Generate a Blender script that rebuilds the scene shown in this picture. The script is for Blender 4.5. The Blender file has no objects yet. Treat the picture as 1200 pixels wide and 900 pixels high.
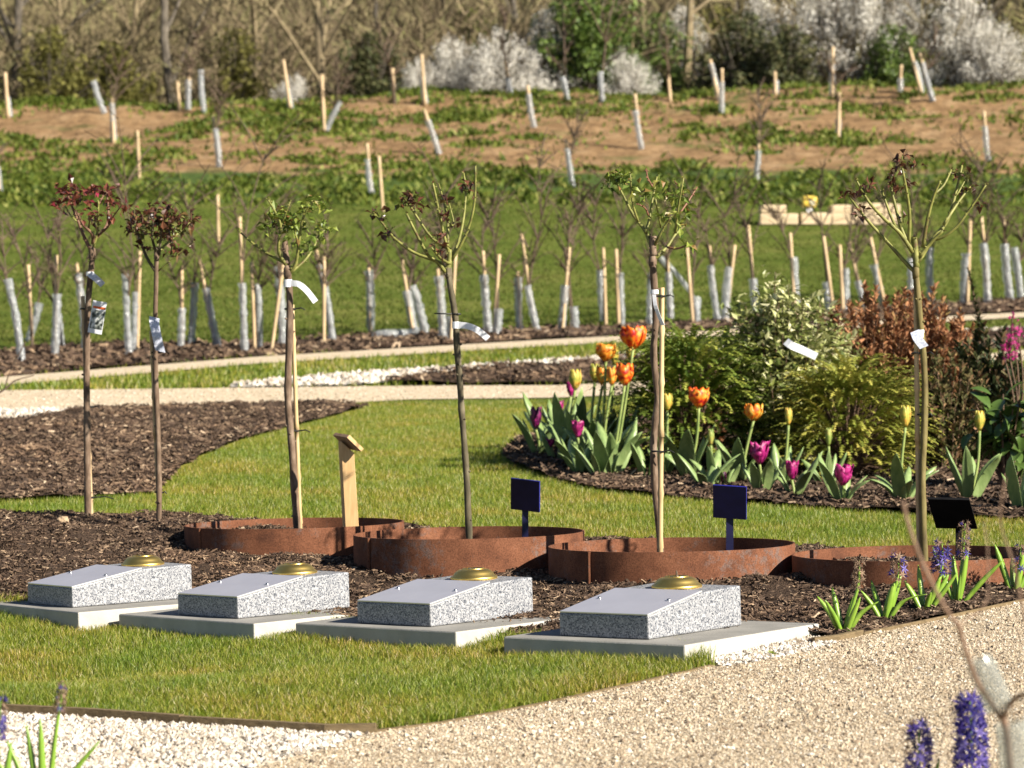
import bpy, bmesh, math, random
import numpy as np
from mathutils import Vector, Matrix, noise as mnoise
random.seed(7); np.random.seed(7)
RNG = np.random.default_rng(11)
R = math.radians
scene = bpy.context.scene
COL = scene.collection

# ------------------------------------------------------------------ camera, sky, sun, exposure
F = 3200.0                      # focal length in photograph pixels (1200 x 900)
ZC = 0.62                       # camera height
cam_d = bpy.data.cameras.new('camera'); cam = bpy.data.objects.new('camera', cam_d); COL.objects.link(cam)
cam.location = (0, 0, ZC); cam.rotation_euler = (R(90), 0, 0)
cam_d.sensor_width = 36.0; cam_d.lens = 36.0*F/1200.0
cam_d.clip_start = 0.05; cam_d.clip_end = 2000
cam_d.dof.use_dof = True; cam_d.dof.focus_distance = 7.5; cam_d.dof.aperture_fstop = 7.5
scene.camera = cam

SUN_H = (0.815, -0.58); SUN_EL = R(31)
world = bpy.data.worlds.new('World'); scene.world = world; world.use_nodes = True
wn = world.node_tree.nodes; wl = world.node_tree.links
bg = wn['Background']; sky = wn.new('ShaderNodeTexSky')
sky.sky_type = 'NISHITA'; sky.sun_disc = False
sky.sun_elevation = SUN_EL; sky.sun_rotation = math.atan2(SUN_H[0], SUN_H[1])
sky.air_density = 0.55; sky.dust_density = 0.1; sky.ozone_density = 1.0
wl.new(sky.outputs[0], bg.inputs[0]); bg.inputs[1].default_value = 0.05
sun_d = bpy.data.lights.new('sun', 'SUN'); sun = bpy.data.objects.new('sun', sun_d); COL.objects.link(sun)
sun_d.energy = 5.0; sun_d.angle = R(0.53); sun_d.color = (1.0, 0.925, 0.80)
sd = Vector((SUN_H[0]*math.cos(SUN_EL), SUN_H[1]*math.cos(SUN_EL), math.sin(SUN_EL)))
sun.rotation_euler = sd.to_track_quat('Z', 'Y').to_euler(); sun.location = (6, -4, 8)
vs = scene.view_settings
vs.view_transform = 'Standard'; vs.look = 'None'; vs.exposure = 1.2; vs.gamma = 1.0; vs.use_curve_mapping = False
scene.cycles.use_denoising = True
scene.cycles.max_bounces = 6; scene.cycles.transparent_max_bounces = 8

# ------------------------------------------------------------------ terrain
_ky = [-20, 0, 4, 5, 5.5, 6, 6.5, 6.8, 7.3, 7.7, 8.05, 8.52, 9.05, 9.4, 9.7, 10, 10.6, 13, 16, 17.5, 20, 23, 24, 30, 36.5, 38, 50, 52, 60, 75, 110, 200, 420]
_kz = [-.85, -.82, -.79, -.735, -.705, -.685, -.665, -.652, -.613, -.582, -.565, -.553, -.535, -.51, -.488, -.47, -.44, -.30, -.125, -.01, .2, .45, .55, 1.3, 2.42, 2.75, 5.25, 5.45, 5.9, 8.2, 17, 44, 60]
_ys = np.arange(-20, 420, 0.05)
_pz = np.interp(_ys, _ky, _kz)
_pad = np.pad(_pz, 5, mode='edge'); _pz = np.convolve(_pad, np.ones(11)/11, 'valid')
def sstep(a, b, x):
    t = min(max((x-a)/(b-a), 0.0), 1.0); return t*t*(3-2*t)
def gnd(x, y):
    """height of the bare ground"""
    z = float(np.interp(y, _ys, _pz)) + ZC
    z += 0.03*(max(-4, min(3, x))-0.3)*(1-sstep(7.6, 9.9, y))*sstep(3.5, 5.5, y)
    z -= (.040*(1-sstep(-.5, .4, x))+.03*(1-sstep(-1.1, -.55, x)))*sstep(6.2, 6.9, y)*(1-sstep(7.95, 8.6, y))
    if y > 37:
        w = sstep(38, 49, y)
        z += w*(0.022*max(-25, min(25, x)))
        z += w*0.28*(mnoise.noise((x*0.33, y*0.33, 3.1)) + 0.5*mnoise.noise((x*0.9, y*0.9, 7.7)))
    return z
def gndv(X, Y):
    return np.array([gnd(a, b) for a, b in zip(X, Y)])
def at(u, v, Y):
    """pixel of the photograph at distance Y"""
    return Vector(((u-600)/F*Y, Y, ZC-(v-450)/F*Y))
def hit(u, v, lo=3.0, hi=56.0):
    """where the ray through a pixel meets the ground"""
    f = lambda Y: (ZC-(v-450)/F*Y) - gnd((u-600)/F*Y, Y)
    a = lo; fa = f(a)
    n = 260; prev = lo
    for i in range(1, n+1):
        b = lo*(hi/lo)**(i/n)
        if f(b) <= 0:
            a = prev
            for _ in range(30):
                m = (a+b)/2
                if f(m) > 0: a = m
                else: b = m
            Y = (a+b)/2
            return Vector(((u-600)/F*Y, Y, gnd((u-600)/F*Y, Y)))
        prev = b
    Y = hi; return Vector(((u-600)/F*Y, Y, gnd((u-600)/F*Y, Y)))

# ------------------------------------------------------------------ materials
def new_mat(name):
    m = bpy.data.materials.new(name); m.use_nodes = True
    nt = m.node_tree; return m, nt, nt.nodes, nt.links, nt.nodes['Principled BSDF']
def ramp(nodes, stops, interp='LINEAR'):
    r = nodes.new('ShaderNodeValToRGB'); cr = r.color_ramp; cr.interpolation = interp
    while len(cr.elements) < len(stops): cr.elements.new(0.5)
    for e, (p, c) in zip(cr.elements, stops):
        e.position = p; e.color = (c[0], c[1], c[2], 1)
    return r
def mnoise_mat(name, stops, scale=20, detail=6, rough=0.8, bump=0.3, bdist=0.01, spec=0.3, metal=0.0, stretch=None, bscale=None, nrough=0.6):
    m, nt, N, L, b = new_mat(name)
    tc = N.new('ShaderNodeTexCoord'); mp = N.new('ShaderNodeMapping')
    L.new(tc.outputs['Object'], mp.inputs[0])
    if stretch: mp.inputs['Scale'].default_value = stretch
    n = N.new('ShaderNodeTexNoise'); n.inputs['Scale'].default_value = scale; n.inputs['Detail'].default_value = detail
    n.inputs['Roughness'].default_value = nrough
    L.new(mp.outputs[0], n.inputs[0])
    r = ramp(N, stops); L.new(n.outputs[0], r.inputs[0]); L.new(r.outputs[0], b.inputs['Base Color'])
    b.inputs['Roughness'].default_value = rough; b.inputs['Metallic'].default_value = metal
    b.inputs['Specular IOR Level'].default_value = spec
    if bump:
        n2 = N.new('ShaderNodeTexNoise'); n2.inputs['Scale'].default_value = bscale or scale*2; n2.inputs['Detail'].default_value = 5
        L.new(mp.outputs[0], n2.inputs[0])
        bp = N.new('ShaderNodeBump'); bp.inputs['Strength'].default_value = bump; bp.inputs['Distance'].default_value = bdist
        L.new(n2.outputs[0], bp.inputs['Height']); L.new(bp.outputs[0], b.inputs['Normal'])
    return m
def island_mat(name, stops, rough=0.6, spec=0.3, trans=0.0, patch=None, interp='LINEAR'):
    """a colour for each loose piece of the mesh; patch = (scale, stops) varies it over the ground"""
    m, nt, N, L, b = new_mat(name)
    g = N.new('ShaderNodeNewGeometry'); r = ramp(N, stops, interp)
    L.new(g.outputs['Random Per Island'], r.inputs[0]); out = r.outputs[0]
    if patch:
        tc = N.new('ShaderNodeTexCoord'); n = N.new('ShaderNodeTexNoise'); n.inputs['Scale'].default_value = patch[0]; n.inputs['Detail'].default_value = 3
        L.new(tc.outputs['Object'], n.inputs[0])
        r2 = ramp(N, patch[1]); L.new(n.outputs[0], r2.inputs[0])
        mx = N.new('ShaderNodeMix'); mx.data_type = 'RGBA'; mx.blend_type = 'MULTIPLY'; mx.inputs[0].default_value = 1.0
        L.new(out, mx.inputs[6]); L.new(r2.outputs[0], mx.inputs[7]); out = mx.outputs[2]
    L.new(out, b.inputs['Base Color'])
    b.inputs['Roughness'].default_value = rough; b.inputs['Specular IOR Level'].default_value = spec
    if trans > 0:
        t = N.new('ShaderNodeBsdfTranslucent'); L.new(out, t.inputs[0])
        mx = N.new('ShaderNodeMixShader'); mx.inputs[0].default_value = trans
        L.new(b.outputs[0], mx.inputs[1]); L.new(t.outputs[0], mx.inputs[2]); L.new(mx.outputs[0], N['Material Output'].inputs[0])
    return m

M = {}
M['lawn'] = mnoise_mat('lawn', [(0.25, (.12, .135, .018)), (0.5, (.20, .205, .032)), (0.75, (.28, .26, .06))], scale=9, detail=8, rough=.9, bump=.8, bdist=.02, bscale=60, spec=.1)
M['far_lawn'] = mnoise_mat('far_lawn', [(0.3, (.055, .08, .012)), (0.5, (.085, .112, .020)), (0.7, (.14, .145, .036))], scale=1.1, detail=9, rough=.95, bump=.8, bdist=.04, bscale=14, spec=.05)
def bank_mat():
    m, nt, N, L, b = new_mat('bank_soil')
    tc = N.new('ShaderNodeTexCoord'); mp = N.new('ShaderNodeMapping'); L.new(tc.outputs['Object'], mp.inputs[0])
    n = N.new('ShaderNodeTexNoise'); n.inputs['Scale'].default_value = 2.2; n.inputs['Detail'].default_value = 9; L.new(mp.outputs[0], n.inputs[0])
    r = ramp(N, [(.25, (.13, .078, .038)), (.5, (.23, .142, .07)), (.72, (.31, .21, .115))]); L.new(n.outputs[0], r.inputs[0])
    # turf creeping up from the foot of the bank
    sx = N.new('ShaderNodeSeparateXYZ'); L.new(tc.outputs['Object'], sx.inputs[0])
    mr = N.new('ShaderNodeMapRange'); mr.inputs[1].default_value = 36.3; mr.inputs[2].default_value = 40.5; mr.inputs[3].default_value = 1.0; mr.inputs[4].default_value = 0.0
    L.new(sx.outputs[1], mr.inputs[0])
    n2 = N.new('ShaderNodeTexNoise'); n2.inputs['Scale'].default_value = .9; n2.inputs['Detail'].default_value = 6; L.new(mp.outputs[0], n2.inputs[0])
    ad = N.new('ShaderNodeMath'); ad.operation = 'ADD'; L.new(mr.outputs[0], ad.inputs[0]); L.new(n2.outputs[0], ad.inputs[1])
    gr = ramp(N, [(.60, (0, 0, 0)), (.74, (1, 1, 1))]); L.new(ad.outputs[0], gr.inputs[0])
    mx = N.new('ShaderNodeMix'); mx.data_type = 'RGBA'; L.new(gr.outputs[0], mx.inputs[0]); L.new(r.outputs[0], mx.inputs[6]); mx.inputs[7].default_value = (.055, .085, .02, 1)
    L.new(mx.outputs[2], b.inputs['Base Color']); b.inputs['Roughness'].default_value = .95; b.inputs['Specular IOR Level'].default_value = .1
    bp = N.new('ShaderNodeBump'); bp.inputs['Strength'].default_value = .8; bp.inputs['Distance'].default_value = .12
    n3 = N.new('ShaderNodeTexNoise'); n3.inputs['Scale'].default_value = 5; n3.inputs['Detail'].default_value = 6; L.new(mp.outputs[0], n3.inputs[0])
    L.new(n3.outputs[0], bp.inputs['Height']); L.new(bp.outputs[0], b.inputs['Normal'])
    return m
M['bank'] = bank_mat()
M['hill'] = mnoise_mat('leaf_litter', [(.3, (.07, .058, .04)), (.55, (.13, .108, .07)), (.8, (.18, .15, .10))], scale=1.5, detail=9, rough=1, bump=1, bdist=.2, spec=.05)
M['soil'] = mnoise_mat('mulch_soil', [(.3, (.028, .018, .012)), (.55, (.07, .045, .03)), (.8, (.13, .088, .058))], scale=55, detail=6, rough=.95, bump=1.0, bdist=.02, spec=.15)
M['gravel'] = mnoise_mat('gravel_fines', [(.3, (.24, .18, .12)), (.5, (.42, .34, .235)), (.7, (.58, .50, .37))], scale=130, detail=5, rough=.9, bump=.9, bdist=.006, spec=.2)
M['path'] = mnoise_mat('hoggin', [(.3, (.36, .28, .19)), (.5, (.50, .41, .29)), (.7, (.62, .53, .40))], scale=30, detail=9, rough=.95, bump=.6, bdist=.01, spec=.15)
M['white_bed'] = mnoise_mat('white_chippings_bed', [(.3, (.24, .20, .155)), (.5, (.44, .40, .34)), (.65, (.58, .55, .50))], scale=60, detail=4, rough=.8, bump=1, bdist=.012, spec=.25)
GR = [(0, (.082, .130, .010)), (.3, (.155, .215, .016)), (.6, (.25, .28, .028)), (.83, (.37, .34, .065)), (.94, (.48, .42, .16)), (1, (.60, .54, .32))]
M['grass'] = island_mat('grass_blades', GR, rough=.45, spec=.4, trans=.42, patch=(2.3, [(.32, (.72, .9, .7)), (.5, (1, 1.02, 1)), (.66, (1.28, 1.06, 1.15))]))
M['chips'] = island_mat('bark_chips', [(0, (.028, .017, .011)), (.35, (.065, .040, .026)), (.65, (.105, .067, .043)), (.88, (.165, .11, .07)), (.96, (.27, .19, .12)), (1, (.42, .32, .22))], rough=.75, spec=.25, patch=(1.6, [(.3, (.75, .72, .7)), (.5, (1, 1, 1)), (.7, (1.25, 1.2, 1.15))]))
M['stones'] = island_mat('gravel_stones', [(0, (.085, .068, .052)), (.1, (.22, .16, .105)), (.3, (.36, .28, .185)), (.65, (.455, .37, .26)), (.9, (.53, .455, .345)), (1, (.70, .65, .56))], rough=.7, spec=.3, patch=(1.7, [(.3, (.82, .80, .78)), (.5, (1, 1, 1)), (.7, (1.1, 1.1, 1.12))]))
M['white_stones'] = island_mat('white_chippings', [(0, (.10, .085, .07)), (.1, (.30, .24, .18)), (.3, (.46, .40, .32)), (.7, (.58, .53, .46)), (1, (.70, .67, .62))], rough=.6, spec=.35, patch=(3, [(.3, (.85, .82, .78)), (.6, (1, 1, 1))]))
def granite():
    m, nt, N, L, b = new_mat('grey_granite')
    tc = N.new('ShaderNodeTexCoord')
    v = N.new('ShaderNodeTexVoronoi'); v.inputs['Scale'].default_value = 330; L.new(tc.outputs['Object'], v.inputs[0])
    r = ramp(N, [(.0, (.045, .05, .065)), (.14, (.10, .11, .13)), (.3, (.21, .215, .23)), (.55, (.285, .29, .30)), (.8, (.35, .35, .355)), (1, (.44, .435, .43))])
    s = N.new('ShaderNodeSeparateColor'); L.new(v.outputs['Color'], s.inputs[0]); L.new(s.outputs[0], r.inputs[0])
    n = N.new('ShaderNodeTexNoise'); n.inputs['Scale'].default_value = 120; n.inputs['Detail'].default_value = 4; L.new(tc.outputs['Object'], n.inputs[0])
    r2 = ramp(N, [(.35, (.55, .56, .6)), (.6, (1.05, 1.05, 1.05))]); L.new(n.outputs[0], r2.inputs[0])
    mx = N.new('ShaderNodeMix'); mx.data_type = 'RGBA'; mx.blend_type = 'MULTIPLY'; mx.inputs[0].default_value = .8
    L.new(r.outputs[0], mx.inputs[6]); L.new(r2.outputs[0], mx.inputs[7]); L.new(mx.outputs[2], b.inputs['Base Color'])
    b.inputs['Roughness'].default_value = .55
    bp = N.new('ShaderNodeBump'); bp.inputs['Strength'].default_value = .25; bp.inputs['Distance'].default_value = .002
    L.new(n.outputs[0], bp.inputs['Height']); L.new(bp.outputs[0], b.inputs['Normal'])
    return m
M['granite'] = granite()
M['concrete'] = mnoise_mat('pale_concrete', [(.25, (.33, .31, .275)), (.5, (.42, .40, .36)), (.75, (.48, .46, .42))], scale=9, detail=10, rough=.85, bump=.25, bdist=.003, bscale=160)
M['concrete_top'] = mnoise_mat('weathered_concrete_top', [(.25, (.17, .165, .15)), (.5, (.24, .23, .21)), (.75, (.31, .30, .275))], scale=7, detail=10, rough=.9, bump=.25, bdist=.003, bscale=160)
M['plaque'] = mnoise_mat('satin_aluminium', [(.3, (.56, .55, .60)), (.7, (.63, .62, .67))], scale=8, rough=.42, bump=.05, bdist=.0005, bscale=400, metal=.55, spec=.5)
M['plaque_edge'] = mnoise_mat('bare_aluminium', [(.3, (.75, .74, .70)), (.7, (.82, .81, .78))], scale=20, rough=.35, bump=0, metal=.6)
M['brass'] = mnoise_mat('polished_brass', [(.35, (.86, .58, .14)), (.7, (.96, .70, .22))], scale=30, rough=.38, bump=.06, bdist=.001, bscale=60, metal=1.0)
M['screw'] = mnoise_mat('steel_screw', [(.3, (.35, .35, .38)), (.7, (.5, .5, .52))], scale=200, rough=.3, bump=0, metal=1.0)
def rust():
    m, nt, N, L, b = new_mat('weathered_steel')
    tc = N.new('ShaderNodeTexCoord')
    n = N.new('ShaderNodeTexNoise'); n.inputs['Scale'].default_value = 7; n.inputs['Detail'].default_value = 10; n.inputs['Roughness'].default_value = .68; L.new(tc.outputs['Object'], n.inputs[0])
    r = ramp(N, [(.3, (.07, .029, .016)), (.45, (.135, .054, .027)), (.6, (.195, .082, .042)), (.75, (.24, .11, .058))]); L.new(n.outputs[0], r.inputs[0])
    n2 = N.new('ShaderNodeTexNoise'); n2.inputs['Scale'].default_value = 34; n2.inputs['Detail'].default_value = 6; n2.inputs['Roughness'].default_value = .75; L.new(tc.outputs['Object'], n2.inputs[0])
    n3 = N.new('ShaderNodeTexNoise'); n3.inputs['Scale'].default_value = 3.2; n3.inputs['Detail'].default_value = 2; L.new(tc.outputs['Object'], n3.inputs[0])
    mu = N.new('ShaderNodeMath'); mu.operation = 'MULTIPLY'; L.new(n2.outputs[0], mu.inputs[0]); L.new(n3.outputs[0], mu.inputs[1])
    f = ramp(N, [(.29, (0, 0, 0)), (.36, (1, 1, 1))]); L.new(mu.outputs[0], f.inputs[0])
    f2 = N.new('ShaderNodeMath'); f2.operation = 'MULTIPLY'; f2.inputs[1].default_value = .7; L.new(f.outputs[0], f2.inputs[0])
    mx = N.new('ShaderNodeMix'); mx.data_type = 'RGBA'; L.new(f2.outputs[0], mx.inputs[0]); L.new(r.outputs[0], mx.inputs[6]); mx.inputs[7].default_value = (.13, .105, .095, 1)
    sp = N.new('ShaderNodeTexNoise'); sp.inputs['Scale'].default_value = 260; sp.inputs['Detail'].default_value = 3; L.new(tc.outputs['Object'], sp.inputs[0])
    sr = ramp(N, [(.3, (.6, .55, .5)), (.65, (1.25, 1.2, 1.2))]); L.new(sp.outputs[0], sr.inputs[0])
    m2 = N.new('ShaderNodeMix'); m2.data_type = 'RGBA'; m2.blend_type = 'MULTIPLY'; m2.inputs[0].default_value = 1; L.new(mx.outputs[2], m2.inputs[6]); L.new(sr.outputs[0], m2.inputs[7])
    L.new(m2.outputs[2], b.inputs['Base Color']); b.inputs['Roughness'].default_value = .85; b.inputs['Specular IOR Level'].default_value = .25
    bp = N.new('ShaderNodeBump'); bp.inputs['Strength'].default_value = .3; bp.inputs['Distance'].default_value = .002; L.new(n2.outputs[0], bp.inputs['Height']); L.new(bp.outputs[0], b.inputs['Normal'])
    return m
M['rust'] = rust()
M['board'] = mnoise_mat('treated_board', [(.3, (.10, .07, .036)), (.55, (.18, .13, .068)), (.8, (.26, .19, .105))], scale=14, detail=8, rough=.85, bump=.4, bdist=.004, stretch=(1, 8, 14), bscale=40)
M['pine'] = mnoise_mat('new_pine', [(.3, (.46, .28, .12)), (.55, (.58, .38, .18)), (.8, (.66, .47, .25))], scale=20, detail=6, rough=.7, bump=.15, bdist=.002, stretch=(4, 4, .5))
M['pine_shaded'] = mnoise_mat('shaded_pine_faces', [(.3, (.27, .17, .10)), (.8, (.42, .28, .17))], scale=20, detail=6, rough=.7, bump=.15, bdist=.002, stretch=(4, 4, .5))  # darker copy of the pine, with shade painted into its colour
M['navy'] = mnoise_mat('navy_paint', [(.35, (.003, .003, .022)), (.65, (.005, .005, .035))], scale=30, rough=.45, bump=.05, bdist=.001, spec=.4)
M['navy_edge'] = mnoise_mat('brighter_blue_edge', [(.35, (.015, .015, .16)), (.65, (.02, .02, .22))], scale=30, rough=.4, bump=0)  # brighter blue than the panel face, for edges and post sides
M['black'] = mnoise_mat('black_board', [(.35, (.003, .003, .004)), (.65, (.006, .006, .007))], scale=30, rough=.8, bump=.05, bdist=.001, spec=.1)
M['bark'] = mnoise_mat('rose_bark', [(.3, (.06, .038, .024)), (.5, (.14, .092, .06)), (.7, (.26, .19, .135))], scale=45, detail=7, rough=.8, bump=.6, bdist=.003, stretch=(1, 1, .35))
M['bark_green'] = mnoise_mat('green_brown_bark', [(.3, (.07, .05, .02)), (.5, (.15, .12, .04)), (.75, (.24, .20, .085))], scale=40, detail=7, rough=.7, bump=.5, bdist=.003, stretch=(1, 1, .3))
M['bark_dark'] = mnoise_mat('dark_olive_bark', [(.3, (.035, .03, .018)), (.5, (.085, .07, .04)), (.75, (.19, .16, .10))], scale=40, detail=7, rough=.75, bump=.5, bdist=.003, stretch=(1, 1, .3))
M['cane_green'] = mnoise_mat('rose_cane', [(.28, (.12, .055, .03)), (.4, (.13, .13, .035)), (.55, (.21, .21, .055)), (.75, (.31, .30, .10))], scale=34, detail=5, rough=.5, bump=.25, bdist=.002)
M['cane_brown'] = mnoise_mat('brown_rose_branch', [(.3, (.10, .05, .032)), (.6, (.19, .105, .065)), (.8, (.26, .17, .10))], scale=30, detail=5, rough=.65, bump=.4, bdist=.002)
M['cane_red'] = mnoise_mat('rose_shoot_red', [(.3, (.14, .055, .035)), (.6, (.22, .11, .06)), (.8, (.28, .18, .09))], scale=22, detail=5, rough=.5, bump=.25, bdist=.002)
M['bamboo'] = mnoise_mat('bamboo', [(.3, (.40, .27, .13)), (.55, (.55, .40, .21)), (.8, (.66, .52, .31))], scale=24, detail=5, rough=.5, bump=.2, bdist=.002, stretch=(1, 1, .25))
M['old_bamboo'] = mnoise_mat('weathered_bamboo', [(.3, (.36, .25, .14)), (.55, (.52, .38, .22)), (.8, (.62, .49, .32))], scale=18, detail=5, rough=.6, bump=.2, bdist=.002, stretch=(1, 1, .25))
M['tie'] = mnoise_mat('black_tie', [(.3, (.012, .012, .012)), (.7, (.03, .03, .03))], scale=40, rough=.5, bump=0)
M['white_tag'] = mnoise_mat('white_plastic_label', [(.3, (.66, .67, .70)), (.7, (.78, .79, .82))], scale=30, rough=.4, bump=0, spec=.5)
M['blue_tag'] = mnoise_mat('printed_label', [(.4, (.36, .39, .50)), (.6, (.58, .60, .68))], scale=190, detail=2, rough=.4, bump=0, spec=.5)
M['leaf_red'] = island_mat('young_red_rose_leaves', [(0, (.06, .017, .013)), (.4, (.12, .032, .022)), (.8, (.20, .065, .038)), (.93, (.22, .08, .04)), (1, (.28, .015, .06))], rough=.35, spec=.5, trans=.25)
M['leaf_bronze'] = island_mat('bronze_rose_leaves', [(0, (.04, .018, .012)), (.4, (.095, .034, .02)), (.7, (.16, .065, .034)), (.88, (.13, .14, .036)), (1, (.11, .15, .03))], rough=.35, spec=.5, trans=.22)
M['leaf_green'] = island_mat('green_rose_leaves', [(0, (.06, .10, .015)), (.4, (.14, .20, .03)), (.8, (.25, .30, .05)), (1, (.26, .13, .05))], rough=.4, spec=.45, trans=.3)
M['blossom'] = island_mat('white_blossom', [(0, (.60, .57, .49)), (.4, (.76, .73, .66)), (1, (.88, .86, .80))], rough=.8, spec=.1, trans=.3)
M['scrub'] = island_mat('bare_scrub_twigs', [(0, (.09, .072, .05)), (.4, (.175, .142, .09)), (.75, (.26, .215, .135)), (1, (.21, .21, .10))], rough=.9, spec=.1, patch=(.12, [(.3, (.75, .7, .68)), (.5, (1, .97, .9)), (.7, (1.05, 1.1, .8))]))
M['evergreen'] = island_mat('evergreen_leaves', [(0, (.05, .085, .016)), (.5, (.10, .16, .03)), (1, (.17, .23, .05))], rough=.5, spec=.35, trans=.2)
M['ivy'] = island_mat('dark_evergreen_leaves', [(0, (.035, .045, .018)), (.5, (.075, .085, .032)), (1, (.14, .13, .055))], rough=.6, spec=.25, trans=.15)
M['olive'] = island_mat('opening_leaf_buds', [(0, (.10, .10, .025)), (.5, (.19, .18, .05)), (1, (.28, .26, .07))], rough=.7, spec=.2, trans=.3)
M['lime'] = island_mat('lime_young_leaves', [(0, (.10, .15, .02)), (.5, (.18, .24, .03)), (1, (.28, .32, .06))], rough=.6, spec=.25, trans=.35)
M['treebark'] = mnoise_mat('pale_tree_bark', [(.3, (.13, .095, .055)), (.55, (.24, .19, .11)), (.8, (.34, .28, .16))], scale=7, detail=6, rough=.9, bump=.5, bdist=.02)
M['treebark_grey'] = mnoise_mat('grey_tree_bark', [(.3, (.07, .058, .045)), (.55, (.13, .11, .085)), (.8, (.21, .18, .14))], scale=7, detail=6, rough=.9, bump=.5, bdist=.02)
M['twig'] = mnoise_mat('sapling_twig', [(.3, (.06, .04, .028)), (.7, (.15, .105, .07))], scale=30, rough=.8, bump=0)
M['tufts'] = island_mat('bank_weeds', [(0, (.055, .085, .012)), (.5, (.10, .14, .018)), (.85, (.17, .195, .032)), (1, (.28, .28, .08))], rough=.6, spec=.2, trans=.3)
def plastic(name, col, tr, bs=1.0, bd=.03):
    m, nt, N, L, b = new_mat(name)
    tc = N.new('ShaderNodeTexCoord'); n = N.new('ShaderNodeTexNoise'); n.inputs['Scale'].default_value = 22; n.inputs['Detail'].default_value = 4
    L.new(tc.outputs['Object'], n.inputs[0])
    r = ramp(N, [(.3, tuple(c*.72 for c in col)), (.7, col)]); L.new(n.outputs[0], r.inputs[0]); L.new(r.outputs[0], b.inputs['Base Color'])
    b.inputs['Roughness'].default_value = .16; b.inputs['Specular IOR Level'].default_value = .9
    bp = N.new('ShaderNodeBump'); bp.inputs['Strength'].default_value = bs; bp.inputs['Distance'].default_value = bd; L.new(n.outputs[0], bp.inputs['Height']); L.new(bp.outputs[0], b.inputs['Normal'])
    t = N.new('ShaderNodeBsdfTransparent'); t.inputs[0].default_value = (.9, .92, .92, 1)
    tl = N.new('ShaderNodeBsdfTranslucent'); L.new(r.outputs[0], tl.inputs[0])
    m1 = N.new('ShaderNodeMixShader'); m1.inputs[0].default_value = .3; L.new(b.outputs[0], m1.inputs[1]); L.new(tl.outputs[0], m1.inputs[2])
    m2 = N.new('ShaderNodeMixShader'); m2.inputs[0].default_value = tr; L.new(m1.outputs[0], m2.inputs[1]); L.new(t.outputs[0], m2.inputs[2])
    L.new(m2.outputs[0], N['Material Output'].inputs[0])
    return m
M['guard'] = plastic('clear_spiral_guard', (.58, .60, .61), .42)
M['near_guard'] = plastic('clear_split_guard', (.50, .52, .48), .62, .15, .004)

# ------------------------------------------------------------------ mesh helpers
def props(o, label=None, cat=None, group=None, kind=None):
    if label: o['label'] = label
    if cat: o['category'] = cat
    if group: o['group'] = group
    if kind: o['kind'] = kind
    return o
def empty(name, loc, label, cat, group=None):
    o = bpy.data.objects.new(name, None); COL.objects.link(o); o.location = loc; o.empty_display_size = .05
    return props(o, label, cat, group)
def link(name, me, mat, parent=None, kind=None):
    o = bpy.data.objects.new(name, me); COL.objects.link(o)
    if mat and not me.materials: me.materials.append(mat)
    if parent: o.parent = parent
    if kind: o['kind'] = kind
    return o
def np_mesh(name, V, Fc, smooth=False):
    V = np.asarray(V, dtype=np.float32); Fc = np.asarray(Fc, dtype=np.int32)
    me = bpy.data.meshes.new(name); k = Fc.shape[1]
    me.vertices.add(len(V)); me.vertices.foreach_set('co', V.ravel())
    me.loops.add(Fc.size); me.loops.foreach_set('vertex_index', Fc.ravel())
    me.polygons.add(len(Fc)); me.polygons.foreach_set('loop_start', np.arange(0, Fc.size, k, dtype=np.int32))
    me.polygons.foreach_set('loop_total', np.full(len(Fc), k, dtype=np.int32))
    me.polygons.foreach_set('use_smooth', np.full(len(Fc), smooth, dtype=bool))
    me.update(calc_edges=True); me.validate()
    return me
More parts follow.
